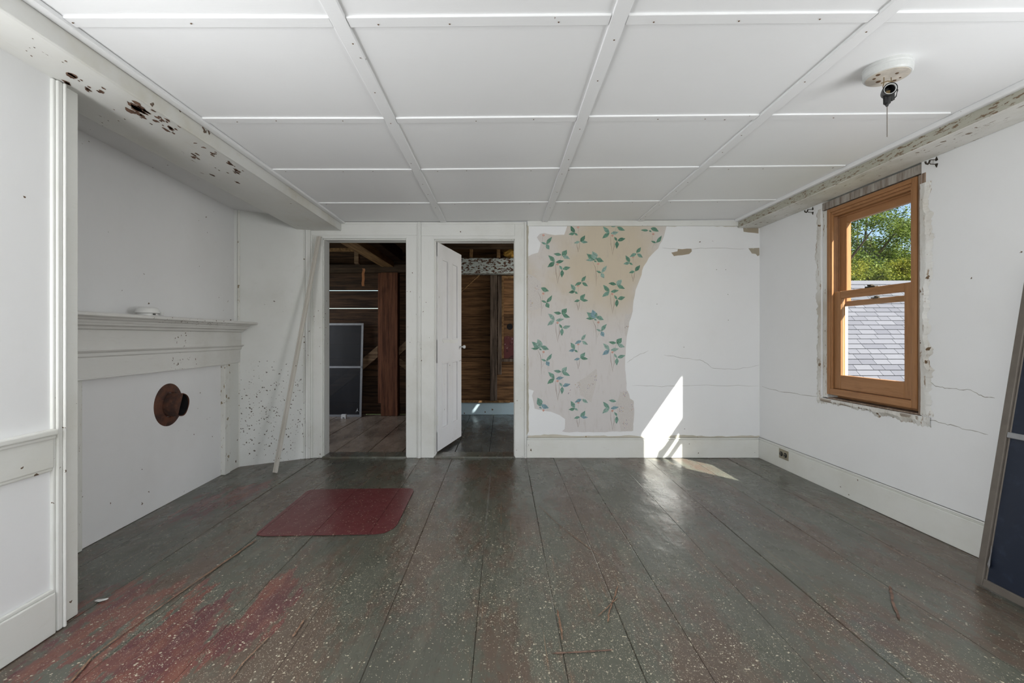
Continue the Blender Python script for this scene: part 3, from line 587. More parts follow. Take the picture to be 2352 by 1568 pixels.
lo = empty('lower_sash', (0, 0, 0), 0, win)
rails('sash', .024, .058, -1.530, -.888, .735, 1.432, .068, .100, .052, lo)
box('pane', .038, .042, -1.47, -.95, .83, 1.385, 'glass', lo, 0)
boxes('inner_bead', [(.034, .046, -1.464, -1.458, .834, 1.382), (.034, .046, -.958, -.952, .834, 1.382)], 'liner', lo, .001)
bm = bmesh.new(); bx(bm, .026, .05, -1.245, -1.165, 1.432, 1.440); lathe(bm, [(.016, 0), (.014, .009), (.006, .012)], (.038, -1.205, 1.440), n=12); bx(bm, .018, .03, -1.225, -1.195, 1.440, 1.449); obj('sash_lock', bm, 'iron', lo)
up = empty('upper_sash', (0, 0, 0), 0, win)
rails('sash', .066, .100, -1.530, -.888, 1.325, 1.972, .068, .036, .050, up)
box('pane', .080, .084, -1.47, -.95, 1.355, 1.925, 'glass', up, 0)
bm = bmesh.new(); lathe(bm, [(.016, 0), (.014, .012), (.005, .018)], (.074, -1.205, 1.361), n=12); bx(bm, .058, .068, -1.235, -1.175, 1.361, 1.368); obj('lock_keeper', bm, 'iron', up)
box('sill', .085, .17, WY0-.02, WY1+.02, .655, .69, 'pine_y', win, .004)
boxes('outer_trim', [(.118, .145, WY0-.05, WY0+.02, .66, 2.08), (.118, .145, WY1-.02, WY1+.05, .66, 2.08), (.118, .145, WY0, WY1, 2.02, 2.08)], 'clap', win, .003)
# unseen window added for the right fill light; its blind stops the sun
added_win2 = struct(empty('window_2', RO, RA)); rails('frame', .04, .12, -3.99, -2.99, .65, 1.98, .05, .05, .05, added_win2); box('mid_rail', .05, .10, -3.94, -3.04, 1.29, 1.34, 'pine_y', added_win2); box('drawn_blind', .032, .036, -3.985, -2.995, .655, 1.975, 'plastic', added_win2, 0)
# ================================================================== SETTING: rear wall, three unseen windows added to let light in
wrx = [(-1.45, -.55), (-.05, .85), (1.25, 2.15)]
L = []; px_ = -1.72
for a, b in wrx: L += [(px_, a, REAR-.12, REAR, 0, CZ+.12), (a, b, REAR-.12, REAR, 0, .625), (a, b, REAR-.12, REAR, 1.975, CZ+.12)]; px_ = b
L.append((px_, 2.66, REAR-.12, REAR, 0, CZ+.12)); struct(boxes('wall_rear', L, 'plaster'))
for k, (a, b) in enumerate(wrx):
    o = struct(empty('window_%d' % (k+3), (0, REAR, 0)))
    boxes('frame', [(a, a+.05, -.09, -.03, .625, 1.975), (b-.05, b, -.09, -.03, .625, 1.975), (a, b, -.09, -.03, .625, .675), (a, b, -.09, -.03, 1.925, 1.975), (a, b, -.085, -.035, 1.28, 1.32)], 'trim', o, .002)
# ================================================================== SETTING: left side
LX = -1.69
wl = struct(boxes('wall_left', [(LX-.13, LX, REAR-.1, .2, 0, CZ+.06), (LX-.13, LX, 1.2, 1.735, 0, CZ+.06), (LX-.13, LX, .2, 1.2, 0, .65), (LX-.13, LX, .2, 1.2, 1.98, CZ+.06)], 'plaster', None, 0))
added_win6 = struct(empty('window_6')); boxes('frame', [(LX-.1, LX-.03, .2, .25, .65, 1.98), (LX-.1, LX-.03, 1.15, 1.2, .65, 1.98), (LX-.1, LX-.03, .2, 1.2, .65, .7), (LX-.1, LX-.03, .2, 1.2, 1.93, 1.98)], 'trim', added_win6, .002); box('drawn_blind', LX-.02, LX-.016, .205, 1.195, .655, 1.975, 'plastic', added_win6, 0)  # unseen window and blind, added to go with the left fill light
bl = struct(boxes('baseboard_left', [(LX, LX+.018, REAR, 1.728, 0, .152), (LX, LX+.012, REAR, 1.728, .152, .166)], 'base', None, .004))
cr = struct(boxes('trim_2', [(LX, LX+.014, 1.21, 1.725, .618, .742), (LX, LX+.030, 1.21, 1.727, .742, .764), (LX, LX+.022, 1.21, 1.726, .728, .742), (LX, LX+.010, 1.21, 1.724, .606, .62)], 'base', None, .005)); 
cp = struct(boxes('trim_3', [(LX-.10, LX+.016, 1.735, 1.757, 0, 2.075), (LX-.05, LX+.022, 1.757, 1.768, 0, 2.075), (LX-.03, LX+.010, 1.722, 1.737, .0, 2.075)], 'trim', None, .005))
cq = struct(box('trim_4', LX-.60, LX-.008, 1.768, 1.846, 0, 2.10, 'base', None, .004))
# beam over the alcove
bmr = struct(empty('trim_5'))
def hexa(name, q, z0, z1, mat, par, bevel=.004):
    bm = bmesh.new(); a = [bm.verts.new((x, y, z0)) for x, y in q]; b = [bm.verts.new((x, y, z1)) for x, y in q]
    bm.faces.new(a[::-1]); bm.faces.new(b)
    for i in range(4): bm.faces.new((a[i], a[(i+1) % 4], b[(i+1) % 4], b[i]))
    return obj(name, bm, mat, par, bevel)
hexa('beam_soffit', [(-1.60, REAR), (-1.490, REAR), (-1.490, 4.23), (-1.786, 4.23)] if False else [(-1.80, REAR), (-1.490, REAR), (-1.490, 4.236), (-1.86, 4.236)], 2.077, 2.15, 'beam_l', bmr)
bm = bmesh.new()
def soffit(px, py):
    t = (2.0762-H)/((VY-py)/F); return Vector(((px-VX)/F*t, t, 2.0762))
for x, y, n_, L_, sx_, sy_ in ((160, 176, 3, 22, 8, 5), (160, 191, 2, 20, 6, 2), (182, 185, 2, 10, 5, 2), (200, 204, 5, 12, 6, 4), (225, 207, 6, 12, 12, 4), (312, 246, 7, 30, 14, 9), (335, 258, 8, 22, 12, 8), (365, 278, 9, 12, 14, 9), (400, 297, 8, 16, 14, 8), (448, 360, 6, 12, 8, 4), (492, 354, 5, 10, 6, 6), (526, 375, 4, 10, 8, 3), (540, 393, 6, 10, 12, 6), (487, 402, 3, 9, 4, 3), (542, 419, 2, 11, 4, 3), (300, 270, 9, 5, 40, 18), (520, 395, 8, 5, 30, 14), (60, 105, 5, 5, 40, 22), (150, 140, 2, 6, 6, 3)):
    for k in range(n_):
        c = (x+random.gauss(0, sx_*.6), y+random.gauss(0, sy_*.6)); L2 = L_*random.uniform(.35, .75); pts = []
        for i in range(10):
            a = i*math.pi/5; r_ = random.uniform(.55, 1.2); u, v = L2*r_*math.cos(a), L2*.22*r_*math.sin(a); pts.append(soffit(c[0]+u*.86-v*.5, c[1]+u*.5+v*.86))
        poly(bm, pts, .0006, (0, 0, -1))
pp = obj('peeled_paint', bm, 'peelbrown', bmr); pp['kind'] = 'stuff'
box('beam_face_board', -1.490, -1.478, REAR, 4.236, 2.074, 2.15, 'beam_face', bmr, .004)
box('ceiling_strip', -1.478, -1.440, REAR, 4.236, 2.140, 2.158, 'batten', bmr, .005)
# chimney wall of the alcove
CA = math.radians(2.76); CO = Vector((-2.207, 2.393, 0))
wc = struct(box('wall_chimney', -.14, 0, -.75, 1.62, 0, 2.19, 'plaster_left', None, 0, loc=CO, rotz=CA))
ac = struct(box('ceiling_alcove', -2.75, -1.70, 1.70, 4.36, 2.185, 2.23, 'plaster_left', None, 0))
# angled board wall between the chimney wall and the first doorway
P0 = Vector((-2.262, 3.925, 0)); P1 = Vector((-1.785, 4.205, 0)); dv = (P1-P0); da = math.atan2(dv.y, dv.x); dlen = dv.length
wd = struct(empty('wall_angled'))
bm = bmesh.new(); nrm = Vector((dv.y, -dv.x, 0)).normalized()
prism(bm, [(0, 0), (0, 2.185), (-.06, 2.185), (-.06, 0)], P0-dv*.1, P1, nrm); obj('board_panel', bm, 'chipped', wd)
bm = bmesh.new(); prism(bm, [(0, 0), (.012, 0), (.012, 2.1), (0, 2.1)], P1-dv.normalized()*.014, P1+dv.normalized()*.006, nrm); prism(bm, [(0, 0), (.006, 0), (.006, 2.1), (0, 2.1)], P1-dv.normalized()*.03, P1-dv.normalized()*.018, nrm); obj('corner_bead', bm, 'trim', wd, .003)
bm = bmesh.new(); prism(bm, [(0, .0), (.012, .0), (.012, 2.185), (0, 2.185)], P0+dv.normalized()*.005, P0+dv.normalized()*.022, nrm); obj('corner_bead', bm, 'stile', wd, .003)
struct(boxes('trim_6', [(-1.80, -1.752, BW-.045, BW, 0, 2.08)], 'trim', None, .004))
# ================================================================== mantelpiece (in the chimney-wall frame: x out of the wall, y along it)
mt = empty('mantelpiece', CO, CA); tag(mt, 'painted wooden fireplace mantel with moulded shelf and chipped grey-white paint', 'mantelpiece')
bm = bmesh.new(); prof = [(0, 1.232), (.168, 1.232), (.175, 1.226), (.175, 1.214), (.160, 1.207), (0, 1.207)]
prism(bm, prof, (0, -.5, 0), (0, 1.50, 0), (1, 0, 0)); prism(bm, [(0, 1.232), (.168, 1.232), (.175, 1.226), (.175, 1.214), (.160, 1.207), (0, 1.207)], (.0, 1.50, 0), (.0, 1.575, 0), (1, 0, 0)); obj('shelf', bm, 'mantel', mt, .002)
bm = bmesh.new(); prism(bm, [(0, 1.207), (.140, 1.207), (.136, 1.200), (.118, 1.194), (.112, 1.182), (.108, 1.180), (.104, 1.170), (.082, 1.162), (.076, 1.150), (.060, 1.146), (.0, 1.146)], (0, -.5, 0), (0, 1.530, 0), (1, 0, 0)); obj('crown_moulding', bm, 'mantel', mt)
box('frieze_board', 0, .055, -.5, 1.535, 1.040, 1.146, 'mantel', mt, .002)
bm = bmesh.new(); prism(bm, [(0, 1.042), (.066, 1.042), (.068, 1.036), (.062, 1.028), (.052, 1.022), (.050, 1.006), (.045, 1.0), (0, 1.0)], (0, -.5, 0), (0, 1.572, 0), (1, 0, 0)); obj('bead_moulding', bm, 'mantel', mt, .001)
box('lower_board', 0, .042, -.5, 1.555, .889, 1.0, 'mantel', mt, .003); box('lip', 0, .05, -.5, 1.38, .883, .893, 'mantel', mt, .003)
box('pilaster', 0, .036, 1.380, 1.55, 0, .889, 'base', mt, .003); box('stile', 0, .046, 1.302, 1.380, 0, .883, 'stile', mt, .004); box('stile', 0, .030, -.10, -.004, 0, .883, 'stile', mt, .004)
bm = bmesh.new(); prism(bm, [(0, 0), (.050, 0), (.050, 1.01), (0, 1.01)], (0, 1.550, 0), (0, 1.562, 0), (1, 0, 0)); prism(bm, [(0, 0), (.042, 0), (.042, 1.0), (0, 1.0)], (0, 1.565, 0), (0, 1.577, 0), (1, 0, 0)); obj('side_bead', bm, 'stile', mt, .002)
box('fireboard', 0, .012, -.004, 1.302, .0, .884, 'plaster_left', mt, .001)
# rusty stovepipe collar
sp = empty('stovepipe_collar', CO, CA); tag(sp, 'rusty iron stovepipe collar with cut pipe stub on the fireboard', 'stovepipe')
PC = (.012, .683, .655)
bm = bmesh.new(); lathe(bm, [(.080, .004), (.086, .020), (.095, .014), (.110, .009), (.138, .004), (.141, .0015), (.141, .0)], PC, 'X', 48, cap=False); obj('flange', bm, 'rust', sp, smooth=True)
bm = bmesh.new(); n = 48; R0 = .078; rings = []
for k, rr in enumerate((R0, R0-.004)):
    base = []; tip = []
    for i in range(n):
        a = 2*math.pi*i/n; cy, cz_ = math.cos(a), math.sin(a)
        ln = .088+.003*math.sin(3*a)
        base.append(bm.verts.new((PC[0]+.002, PC[1]+rr*cy, PC[2]+rr*cz_))); tip.append(bm.verts.new((PC[0]+ln, PC[1]+rr*cy*.97, PC[2]+rr*cz_*.97)))
    rings.append((base, tip))
for b_, t_ in rings:
    for i in range(n): bm.faces.new((b_[i], b_[(i+1) % n], t_[(i+1) % n], t_[i]))
for i in range(n): bm.faces.new((rings[0][1][i], rings[0][1][(i+1) % n], rings[1][1][(i+1) % n], rings[1][1][i]))
obj('pipe_stub', bm, 'rust', sp, smooth=False)
bm = bmesh.new(); arc = [(math.radians(85+k*(232-85)/10)) for k in range(11)]
poly(bm, [(PC[0]+.0895-.008*math.sin(i/10*math.pi), PC[1]+.0765*math.cos(t), PC[2]+.0765*math.sin(t)) for i, t in enumerate(arc)], .002, (1, 0, 0)); obj('bent_flap', bm, 'rust', sp)
bm = bmesh.new(); lathe(bm, [(.0708, .083), (.0708, .006), (.001, .005)], PC, 'X', 40, cap=False); obj('sooty_lining', bm, 'soot', sp)
# smoke detector lying on the mantel shelf
sd = empty('smoke_detector', CO+Matrix.Rotation(CA, 3, 'Z') @ Vector((.112, .345, 1.232)), CA); tag(sd, 'round white plastic smoke detector lying on the mantel shelf', 'smoke detector')
bm = bmesh.new(); lathe(bm, [(.050, .0), (.052, .002), (.052, .014), (.050, .015)], n=40); obj('base_ring', bm, 'plastic', sd, smooth=False)
bm = bmesh.new(); lathe(bm, [(.058, .015), (.061, .017), (.0605, .022), (.057, .037), (.050, .047), (.040, .051), (.001, .052)], n=40, cap=False); obj('cover', bm, 'plastic', sd, smooth=True)
boxes('vent_slot', [(.05, .0535, -.016+.012*k, -.012+.012*k, .004, .013) for k in (-1, 0)], 'black', sd)
bm = bmesh.new(); bx(bm, .02, .045, .052, .078, .006, .012); bx(bm, .022, .043, .060, .080, .012, .028); bx(bm, .028, .034, .078, .094, .008, .013); bx(bm, .026, .030, .090, .096, .006, .018); obj('mounting_clip', bm, 'plastic', sd, .001)
# leaning strip of moulding
a_ = floor_pt(633, 1085, .0); b_ = Vector((-1.668, 4.196, 2.015)); d_ = (b_-a_).normalized()
bm = bmesh.new(); q = d_.to_track_quat('Z', 'Y')
sd_ = Vector((1, -.35, 0)); sd_ = (sd_-d_*sd_.dot(d_)).normalized(); fd = d_.cross(sd_).normalized()
if fd.y > 0: fd = -fd
prof = [(-.021, 0), (-.021, .012), (-.014, .016), (-.010, .011), (-.004, .015), (.004, .015), (.010, .011), (.014, .016), (.021, .012), (.021, 0)]
r = [[bm.verts.new(p+sd_*u+fd*(v-.0)) for u, v in prof] for p in (a_+Vector((0, 0, .0)), b_)]
for i in range(10): bm.faces.new((r[0][i], r[0][(i+1) % 10], r[1][(i+1) % 10], r[1][i]))
bm.faces.new(r[0][::-1]); bm.faces.new(r[1])
for vv in r[0]: vv.co.z = max(vv.co.z, .002)
M['strip'] = paint('bare_strip_paint', (.60, .57, .52), chips=.3, csc=50, area_thr=.5, grime=.4, streak=(5, 5, .6)); tag(obj('trim_strip', bm, 'strip'), 'long thin white moulding strip leaning beside the first doorway', 'moulding strip')
# dark red painted rectangle, one film per plank so the seams stay open
rp = empty('painted_patch', (-1.0, 2.95, 0)); tag(rp, 'dark red painted rectangle with rounded corners on the floorboards', 'floor patch')
rect = [(-1.405, 3.30), (-1.39, 3.335), (-1.30, 3.345), (-.70, 3.368), (-.655, 3.355), (-.640, 3.31), (-.622, 2.72), (-.632, 2.66), (-.665, 2.605), (-.72, 2.585), (-1.33, 2.562), (-1.375, 2.575), (-1.388, 2.61)]
for a, b in zip(seams, seams[1:]):
    def clip(pts, x, keep_gt):
        o_ = []
        for p, q2 in zip(pts, pts[1:]+pts[:1]):
            ip = (p[0] > x) == keep_gt; iq = (q2[0] > x) == keep_gt
            if ip: o_.append(p)
            if ip != iq: t = (x-p[0])/(q2[0]-p[0]); o_.append((x, p[1]+(q2[1]-p[1])*t))
        return o_
    pg = clip(rect, a+.0011, True) if rect else []; pg = clip(pg, b-.0011, False) if pg else []
    if len(pg) < 3: continue
    bm = bmesh.new(); poly(bm, [(x+1.0, y-2.95, .0012) for x, y in pg], .0020, (0, 0, 1)); obj('paint_film', bm, 'red', rp)
    rp.children[-1].matrix_parent_inverse = Matrix()
# paper scrap
bm = bmesh.new(); p = floor_pt(232, 1378, .004); poly(bm, [p+Vector(v) for v in ((-.02, -.008, 0), (.0, -.012, 0), (.022, .004, 0), (.02, .014, 0), (-.004, .006, 0), (-.018, .004, 0))], .002, (0, 0, 1)); tag(obj('paint_flake', bm, 'plastic'), 'small white paint flake lying on the reddish floorboards', 'paint flake')
# ================================================================== right-hand things
ol = empty('wall_outlet', RO, RA); tag(ol, 'tarnished double electrical outlet set in the baseboard below the window', 'outlet')
box('cover_plate', -.026, -.018, -.445, -.325, .085, .163, 'plate', ol, .002)
for y in (-.412, -.358):
    bm = bmesh.new(); lathe(bm, [(.020, 0), (.020, -.006), (.017, -.008)], (-.024, y, .124), 'X', 20); rc = obj('receptacle', bm, 'black', ol)
    boxes('slot', [(-.0335, -.031, y-.008, y-.005, .126, .136), (-.0335, -.031, y+.005, y+.008, .126, .136), (-.0335, -.031, y-.003, y+.003, .111, .117)], 'plate', rc)
def bracket(y, z, sgn, label):
    b = empty('curtain_bracket', RO+Matrix.Rotation(RA, 3, 'Z') @ Vector((0, y, z)), RA); tag(b, label, 'bracket')
    for dz in (.016, -.016):
        bm = bmesh.new(); poly(bm, [(-.001, -.008, dz*.6), (-.001, .0, dz*1.9), (-.001, .008, dz*.9), (-.001, .004, dz*.4)], .003, (-1, 0, 0)); obj('mounting_leaf', bm, 'iron', b)
        bm = bmesh.new(); tube(bm, [(-.002, 0, dz*.8), (-.036, .0, dz*.72), (-.041, 0, dz*.5)], .0022, 6); obj('arm', bm, 'iron', b)
    bm = bmesh.new(); tube(bm, [(-.040, 0, .010), (-.044, 0, -.003), (-.052, 0, -.012), (-.062, 0, -.009), (-.066, 0, .003)], .0045, 8); obj('hook', bm, 'iron', b)
bracket(-.706, 2.071, 1, 'dark iron curtain-rod hook beside the window towards the papered wall')
bracket(-1.692, 2.072, -1, 'dark iron curtain-rod hook above the window corner nearest the leaning storm screen')
# storm window leaning on the right wall
sb = Vector((2.134, 2.071, .004)); st = Vector((2.385, 2.085, 1.455)); sdir = Vector((-.02, -1, 0)).normalized(); sup = (st-sb); SH = sup.length; sup.normalize(); sn = sdir.cross(sup).normalized()
if sn.x > 0: sn = -sn
Rm = Matrix((sdir, sup, sn)).transposed().to_4x4(); Rm.translation = sb
sw = bpy.data.objects.new('storm_window', None); C.objects.link(sw); sw.matrix_world = Rm
tag(sw, 'bronze aluminium storm window with dark navy screen leaning against the window wall', 'storm window')
SWd = .74
for nm, L in (('stile', [(0, .032, 0, SH, 0, .018), (.032, .040, .03, SH-.03, .002, .010)]), ('stile', [(SWd-.032, SWd, 0, SH, 0, .018)]), ('rail', [(.032, SWd-.032, 0, .034, 0, .0175)]), ('rail', [(.032, SWd-.032, SH-.034, SH, 0, .0175)])): boxes(nm, L, 'bronze', sw, .003)
boxes('meeting_rail', [(.036, SWd-.036, SH-.142, SH-.112, .001, .016)], 'bronze', sw, .003); boxes('meeting_rail', [(.034, SWd-.036, .665, .69, .002, .019)], 'alu', sw, .003)
box('upper_pane', .034, SWd-.034, SH-.115, SH-.033, .007, .009, 'glass', sw, 0); box('screen_cloth', .036, SWd-.034, .03, SH-.14, .006, .007, 'navy', sw, 0)
box('pull_tab', .085, .16, SH-.114, SH-.095, .009, .016, 'bronze', sw, .002)
bm = bmesh.new(); poly(bm, [(.036, .10, .012), (.046, .16, .014), (.040, .185, .012), (.052, .10, .018), (.044, .085, .012)], .002, (0, 0, 1)); obj('torn_foil', bm, 'alu', sw)
# ceiling lamp holder
lc = Vector((1.522, 1.826, cz(1.522))); lf = empty('ceiling_lamp', lc); tag(lf, 'bare ceiling lamp holder hanging on wires below a white round base with pull chain', 'light fixture')
bm = bmesh.new(); lathe(bm, [(.080, .002), (.081, -.012), (.079, -.014), (.079, -.018), (.080, -.020), (.079, -.036), (.074, -.042)], n=40, cap=True); obj('base_plate', bm, 'porcelain', lf, .001)
bm = bmesh.new(); lathe(bm, [(.071, -.041), (.070, -.0435), (.001, -.0436)], n=40, cap=False); bf = obj('plate_face', bm, 'porc_face', lf)
for x, y, r_ in ((-.045, .01, .006), (-.052, -.018, .008), (.045, .022, .008), (.05, .0, .004), (-.012, .03, .009), (.012, -.03, .006)): bm = bmesh.new(); lathe(bm, [(r_, -.0434), (r_*.8, -.0455)], (x, y, 0), n=10); obj('screw_hole', bm, 'nail', bf)
bm = bmesh.new(); tube(bm, [(-.014, .0, -.042), (-.016, -.002, -.066), (-.022, -.004, -.085)], .0016, 6); tube(bm, [(.014, .0, -.042), (.013, -.002, -.062), (.0, -.003, -.078)], .0016, 6); tube(bm, [(-.018, .01, -.062), (.0, .0, -.058), (.014, -.01, -.066)], .002, 6); obj('wire', bm, 'brass', lf)
sk = bpy.data.objects.new('socket', None); C.objects.link(sk); sk.parent = lf; sk.location = (-.004, -.01, -.102); sk.rotation_euler = Vector((-.45, -.8, -.12)).to_track_quat('Z', 'Y').to_euler()
bm = bmesh.new(); lathe(bm, [(.012, -.040), (.020, -.034), (.022, -.01), (.022, .016), (.0235, .018), (.0235, .026), (.019, .026), (.018, .012), (.016, -.02), (.001, -.021)], n=24, cap=False); obj('shell', bm, 'black', sk, smooth=False)
bm = bmesh.new(); lathe(bm, [(.0185, .0255), (.0195, .027), (.0178, .0275), (.0172, .018)], n=24, cap=False); obj('rim', bm, 'porcelain', sk); bm = bmesh.new(); bx(bm, -.006, .008, -.007, .005, -.02, -.012); obj('contact', bm, 'brass', sk)
bm = bmesh.new(); lathe(bm, [(.011, 0), (.013, -.006), (.012, -.034), (.006, -.040), (.004, -.046)], (-.002, .0, -.112), n=16); bx(bm, .008, .022, -.008, .004, -.135, -.085); obj('switch_housing', bm, 'black', lf)
bm = bmesh.new(); tube(bm, [(.012, 0, -.066), (.030, 0, -.074), (.040, 0, -.094), (.034, 0, -.118), (.016, 0, -.136)], .0022, 6); tube(bm, [(-.016, 0, -.11), (-.014, 0, -.145), (-.004, 0, -.152)], .0018, 6); obj('loose_wire', bm, 'black', lf)
bm = bmesh.new()
for k in range(46): lathe(bm, [(.0004, .0017), (.0017, 0), (.0004, -.0017)], (-.002, 0, -.160-.0026*k), n=6)
tube(bm, [(-.002, 0, -.158), (-.002, 0, -.28)], .0006, 4); obj('pull_chain', bm, 'chain', lf)
# ================================================================== the two unfinished rooms beyond the doorways
FY = 6.60; FZ = 2.62
ff = struct(box('floor_far', -3.4, 2.7, BW+.13, FY+.1, -.12, -.03, 'gap', None, 0))
sx = [-3.3, -2.95, -2.62, -2.29, -1.95, -1.62, -1.30, -.97, -.80]
for a, b in zip(sx, sx[1:]): box('plank', a+.003, b-.003, BW+.155, FY, -.03, random.uniform(-.002, .001), 'floor_b', ff, .003)
sx = [-.80, -.46, -.13, .22, .56, .9, 1.25, 1.6, 1.95, 2.3]
for a, b in zip(sx, sx[1:]): box('plank', a+.002, b-.002, BW+.155, FY, -.03, random.uniform(-.002, .001), 'floor_g', ff, .003)
# far wall boards; two open joints let daylight through
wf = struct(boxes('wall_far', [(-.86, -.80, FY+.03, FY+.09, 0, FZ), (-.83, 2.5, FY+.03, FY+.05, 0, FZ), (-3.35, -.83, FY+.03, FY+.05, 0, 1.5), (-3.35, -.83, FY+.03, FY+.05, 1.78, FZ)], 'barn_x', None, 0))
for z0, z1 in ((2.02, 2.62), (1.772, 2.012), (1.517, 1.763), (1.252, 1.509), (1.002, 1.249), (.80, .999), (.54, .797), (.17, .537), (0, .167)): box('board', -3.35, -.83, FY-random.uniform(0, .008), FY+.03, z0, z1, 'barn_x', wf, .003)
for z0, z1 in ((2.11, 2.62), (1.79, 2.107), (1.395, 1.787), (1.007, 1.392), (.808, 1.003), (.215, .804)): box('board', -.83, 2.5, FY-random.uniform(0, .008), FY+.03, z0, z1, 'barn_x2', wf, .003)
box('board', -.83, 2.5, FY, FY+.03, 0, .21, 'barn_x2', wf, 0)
struct(box('baseboard_far', -.83, 2.4, FY-.04, FY-.01, 0, .172, 'ledge_blue', None, .003))
struct(box('trim_7', -.83, -.055, FY-.06, FY-.01, .172, .205, 'joist', None, .003)); struct(box('trim_8', -.075+.01, .10, FY-.06, FY-.01, .172, .204, 'joist', None, .003))
struct(box('wall_partition', -.83, -.77, BW+.125, FY, 0, FZ, 'barn_x', None, 0))
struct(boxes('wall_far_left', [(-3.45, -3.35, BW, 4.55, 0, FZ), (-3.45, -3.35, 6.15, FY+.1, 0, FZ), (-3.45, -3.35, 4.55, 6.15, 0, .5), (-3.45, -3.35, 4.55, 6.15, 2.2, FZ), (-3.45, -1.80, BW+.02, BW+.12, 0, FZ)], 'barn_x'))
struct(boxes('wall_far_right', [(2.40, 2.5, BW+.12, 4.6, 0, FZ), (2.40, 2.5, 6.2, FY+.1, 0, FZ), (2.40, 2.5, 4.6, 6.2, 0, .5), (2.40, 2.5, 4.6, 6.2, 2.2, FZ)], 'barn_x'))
# roof boards over the far rooms with one narrow open slit
sxs = Vector((.829, -1.0, 1.17)); zc = FZ; t0 = zc/1.17
X0 = -.462+.829*t0; Y0 = FY-.04-t0; tt = (zc-.165)/1.17; Y1 = FY-.04-tt
cf = struct(boxes('ceiling_far', [(-3.45, X0, BW+.0, FY+.1, FZ, FZ+.02), (X0+.035, 2.6, BW+.0, FY+.1, FZ, FZ+.02), (X0, X0+.035, BW, Y0-.01, FZ, FZ+.02), (X0, X0+.035, Y1, FY+.1, FZ, FZ+.02)], 'barn_x'))
struct(box('wall_header', -3.4, 2.5, BW+.02, BW+.12, CZ+.09, FZ, 'barn_x', None, 0))
tag(box('ceiling_joist', -1.69, -1.52, BW+.13, FY-.16, 2.08, 2.24, 'joist', None, .006), 'light brown sawn joist running overhead to the red post', 'joist')
tag(box('ceiling_joist', -1.52, -1.40, BW+.13, FY-.16, 2.16, 2.32, 'darkjoist', None, .006), 'dark brown joist fixed beside the light brown one', 'joist')
tag(boxes('wall_plate', [(-3.3, -.84, FY-.17, FY-.01, 2.005, 2.115)], 'darkjoist', None, .006), 'dark horizontal timber plate on top of the red post', 'beam')
tag(boxes('cross_bar', [(-3.3, -1.70, FY-.35, FY-.28, 2.27, 2.31)], 'joist', None, .003), 'thin pale batten across the dark rafters above the left board wall', 'batten')
tag(box('short_stud', -2.02, -1.96, FY-.33, FY-.27, 2.10, 2.27, 'brace', None, .003), 'short upright block under the thin pale batten', 'block')
for k, (y, z) in enumerate(((5.0, 2.36), (5.75, 2.40))): tag(box('cross_joist', -1.40, -.84, y, y+.05, z, z+.12, 'darkjoist', None, .003), ['dark cross joist near the doorway beside the overhead joist', 'dark cross joist above the red post, deeper in'][k], 'joist')
pz = 2.005
tag(box('timber_post', -1.705, -1.468, FY-.16, FY-.012, .0, pz, 'post', None, .008), 'wide reddish brown timber post against the board wall', 'post')
tag(box('side_stud', -1.76, -1.708, FY-.10, FY-.012, .17, pz, 'post', None, .004), 'narrow upright board nailed along the red post', 'board')
tag(box('upright_plank', -1.463, -1.25, FY-.06, FY-.012, .17, pz, 'barn_x', None, .004), 'dark vertical plank right beside the red post', 'board')
def strut(name, a, b, wid, y0, y1, mat, label):
    bm = bmesh.new(); d = Vector((b[0]-a[0], b[1]-a[1])).normalized(); h_ = wid/2/abs(d.x)
    poly(bm, [Vector(p) for p in ((a[0], y0, a[1]-h_), (b[0], y0, b[1]-h_), (b[0], y0, b[1]+h_), (a[0], y0, a[1]+h_))], y1-y0, (0, 1, 0)); return tag(obj(name, bm, mat, None, .004), label, 'brace')
strut('diagonal_brace', (-2.58, .22), (-1.765, .90), .125, FY-.09, FY-.012, 'brace', 'brown diagonal brace rising from behind the fly screen to the red post')
strut('diagonal_brace', (-1.462, .90), (-1.12, 1.22), .085, FY-.115, FY-.09, 'brace', 'short diagonal brace rising away from the red post')
strut('diagonal_brace', (-1.462, .76), (-1.10, .49), .085, FY-.088, FY-.064, 'brace', 'short diagonal brace falling away from the red post')
fs = empty('fly_screen', (-2.0, 6.38, 0)); tag(fs, 'large grey framed fly screen leaning before the dark board wall', 'fly screen')
fs.rotation_euler = (math.radians(-4.5), 0, 0)
x1 = .045
boxes('frame_rail', [(-.78, x1, 0, .018, 1.272, 1.302)], 'alu', fs, .002); boxes('frame_rail', [(-.78, x1, 0, .018, .0, .03)], 'alu', fs, .002); boxes('frame_rail', [(-.78, x1, 0, .016, .672, .70)], 'alu', fs, .002)
bm = bmesh.new(); poly(bm, [(x1-.03, 0, .03), (x1, 0, .03), (x1, 0, 1.272), (x1-.03, 0, 1.272)], .017, (0, 1, 0)); obj('frame_stile', bm, 'alu', fs, .002); box('frame_stile', -.78, -.75, 0, .017, .03, 1.272, 'alu', fs, .002)
box('screen_cloth', -.75, x1-.03, .008, .0095, .03, 1.272, 'mesh', fs, 0)
bm = bmesh.new(); poly(bm, [(-.035, -.002, .06), (-.01, -.002, .12), (-.012, -.004, .09), (.005, -.004, .075), (-.02, -.003, .085)], .002, (0, 1, 0)); obj('torn_scrap', bm, 'plastic', fs)
p = at_y(787, 947, 6.2); ob = empty('junction_box', (p.x, 6.25, .0)); tag(ob, 'small grey electrical box on the floor before the fly screen', 'box')
boxes('housing', [(-.032, .032, -.02, .02, 0, .058)], 'plastic', ob, .003); boxes('opening', [(-.012, .012, -.0225, -.019, .008, .018)], 'black', ob, 0)
p = at_y(833, 640, 6.3); bm = bmesh.new()
pts = [(0.02, 2.04), (.028, 2.02), (.012, 1.97), (.018, 1.90), (.008, 1.84), (.014, 1.80)]; prev = None
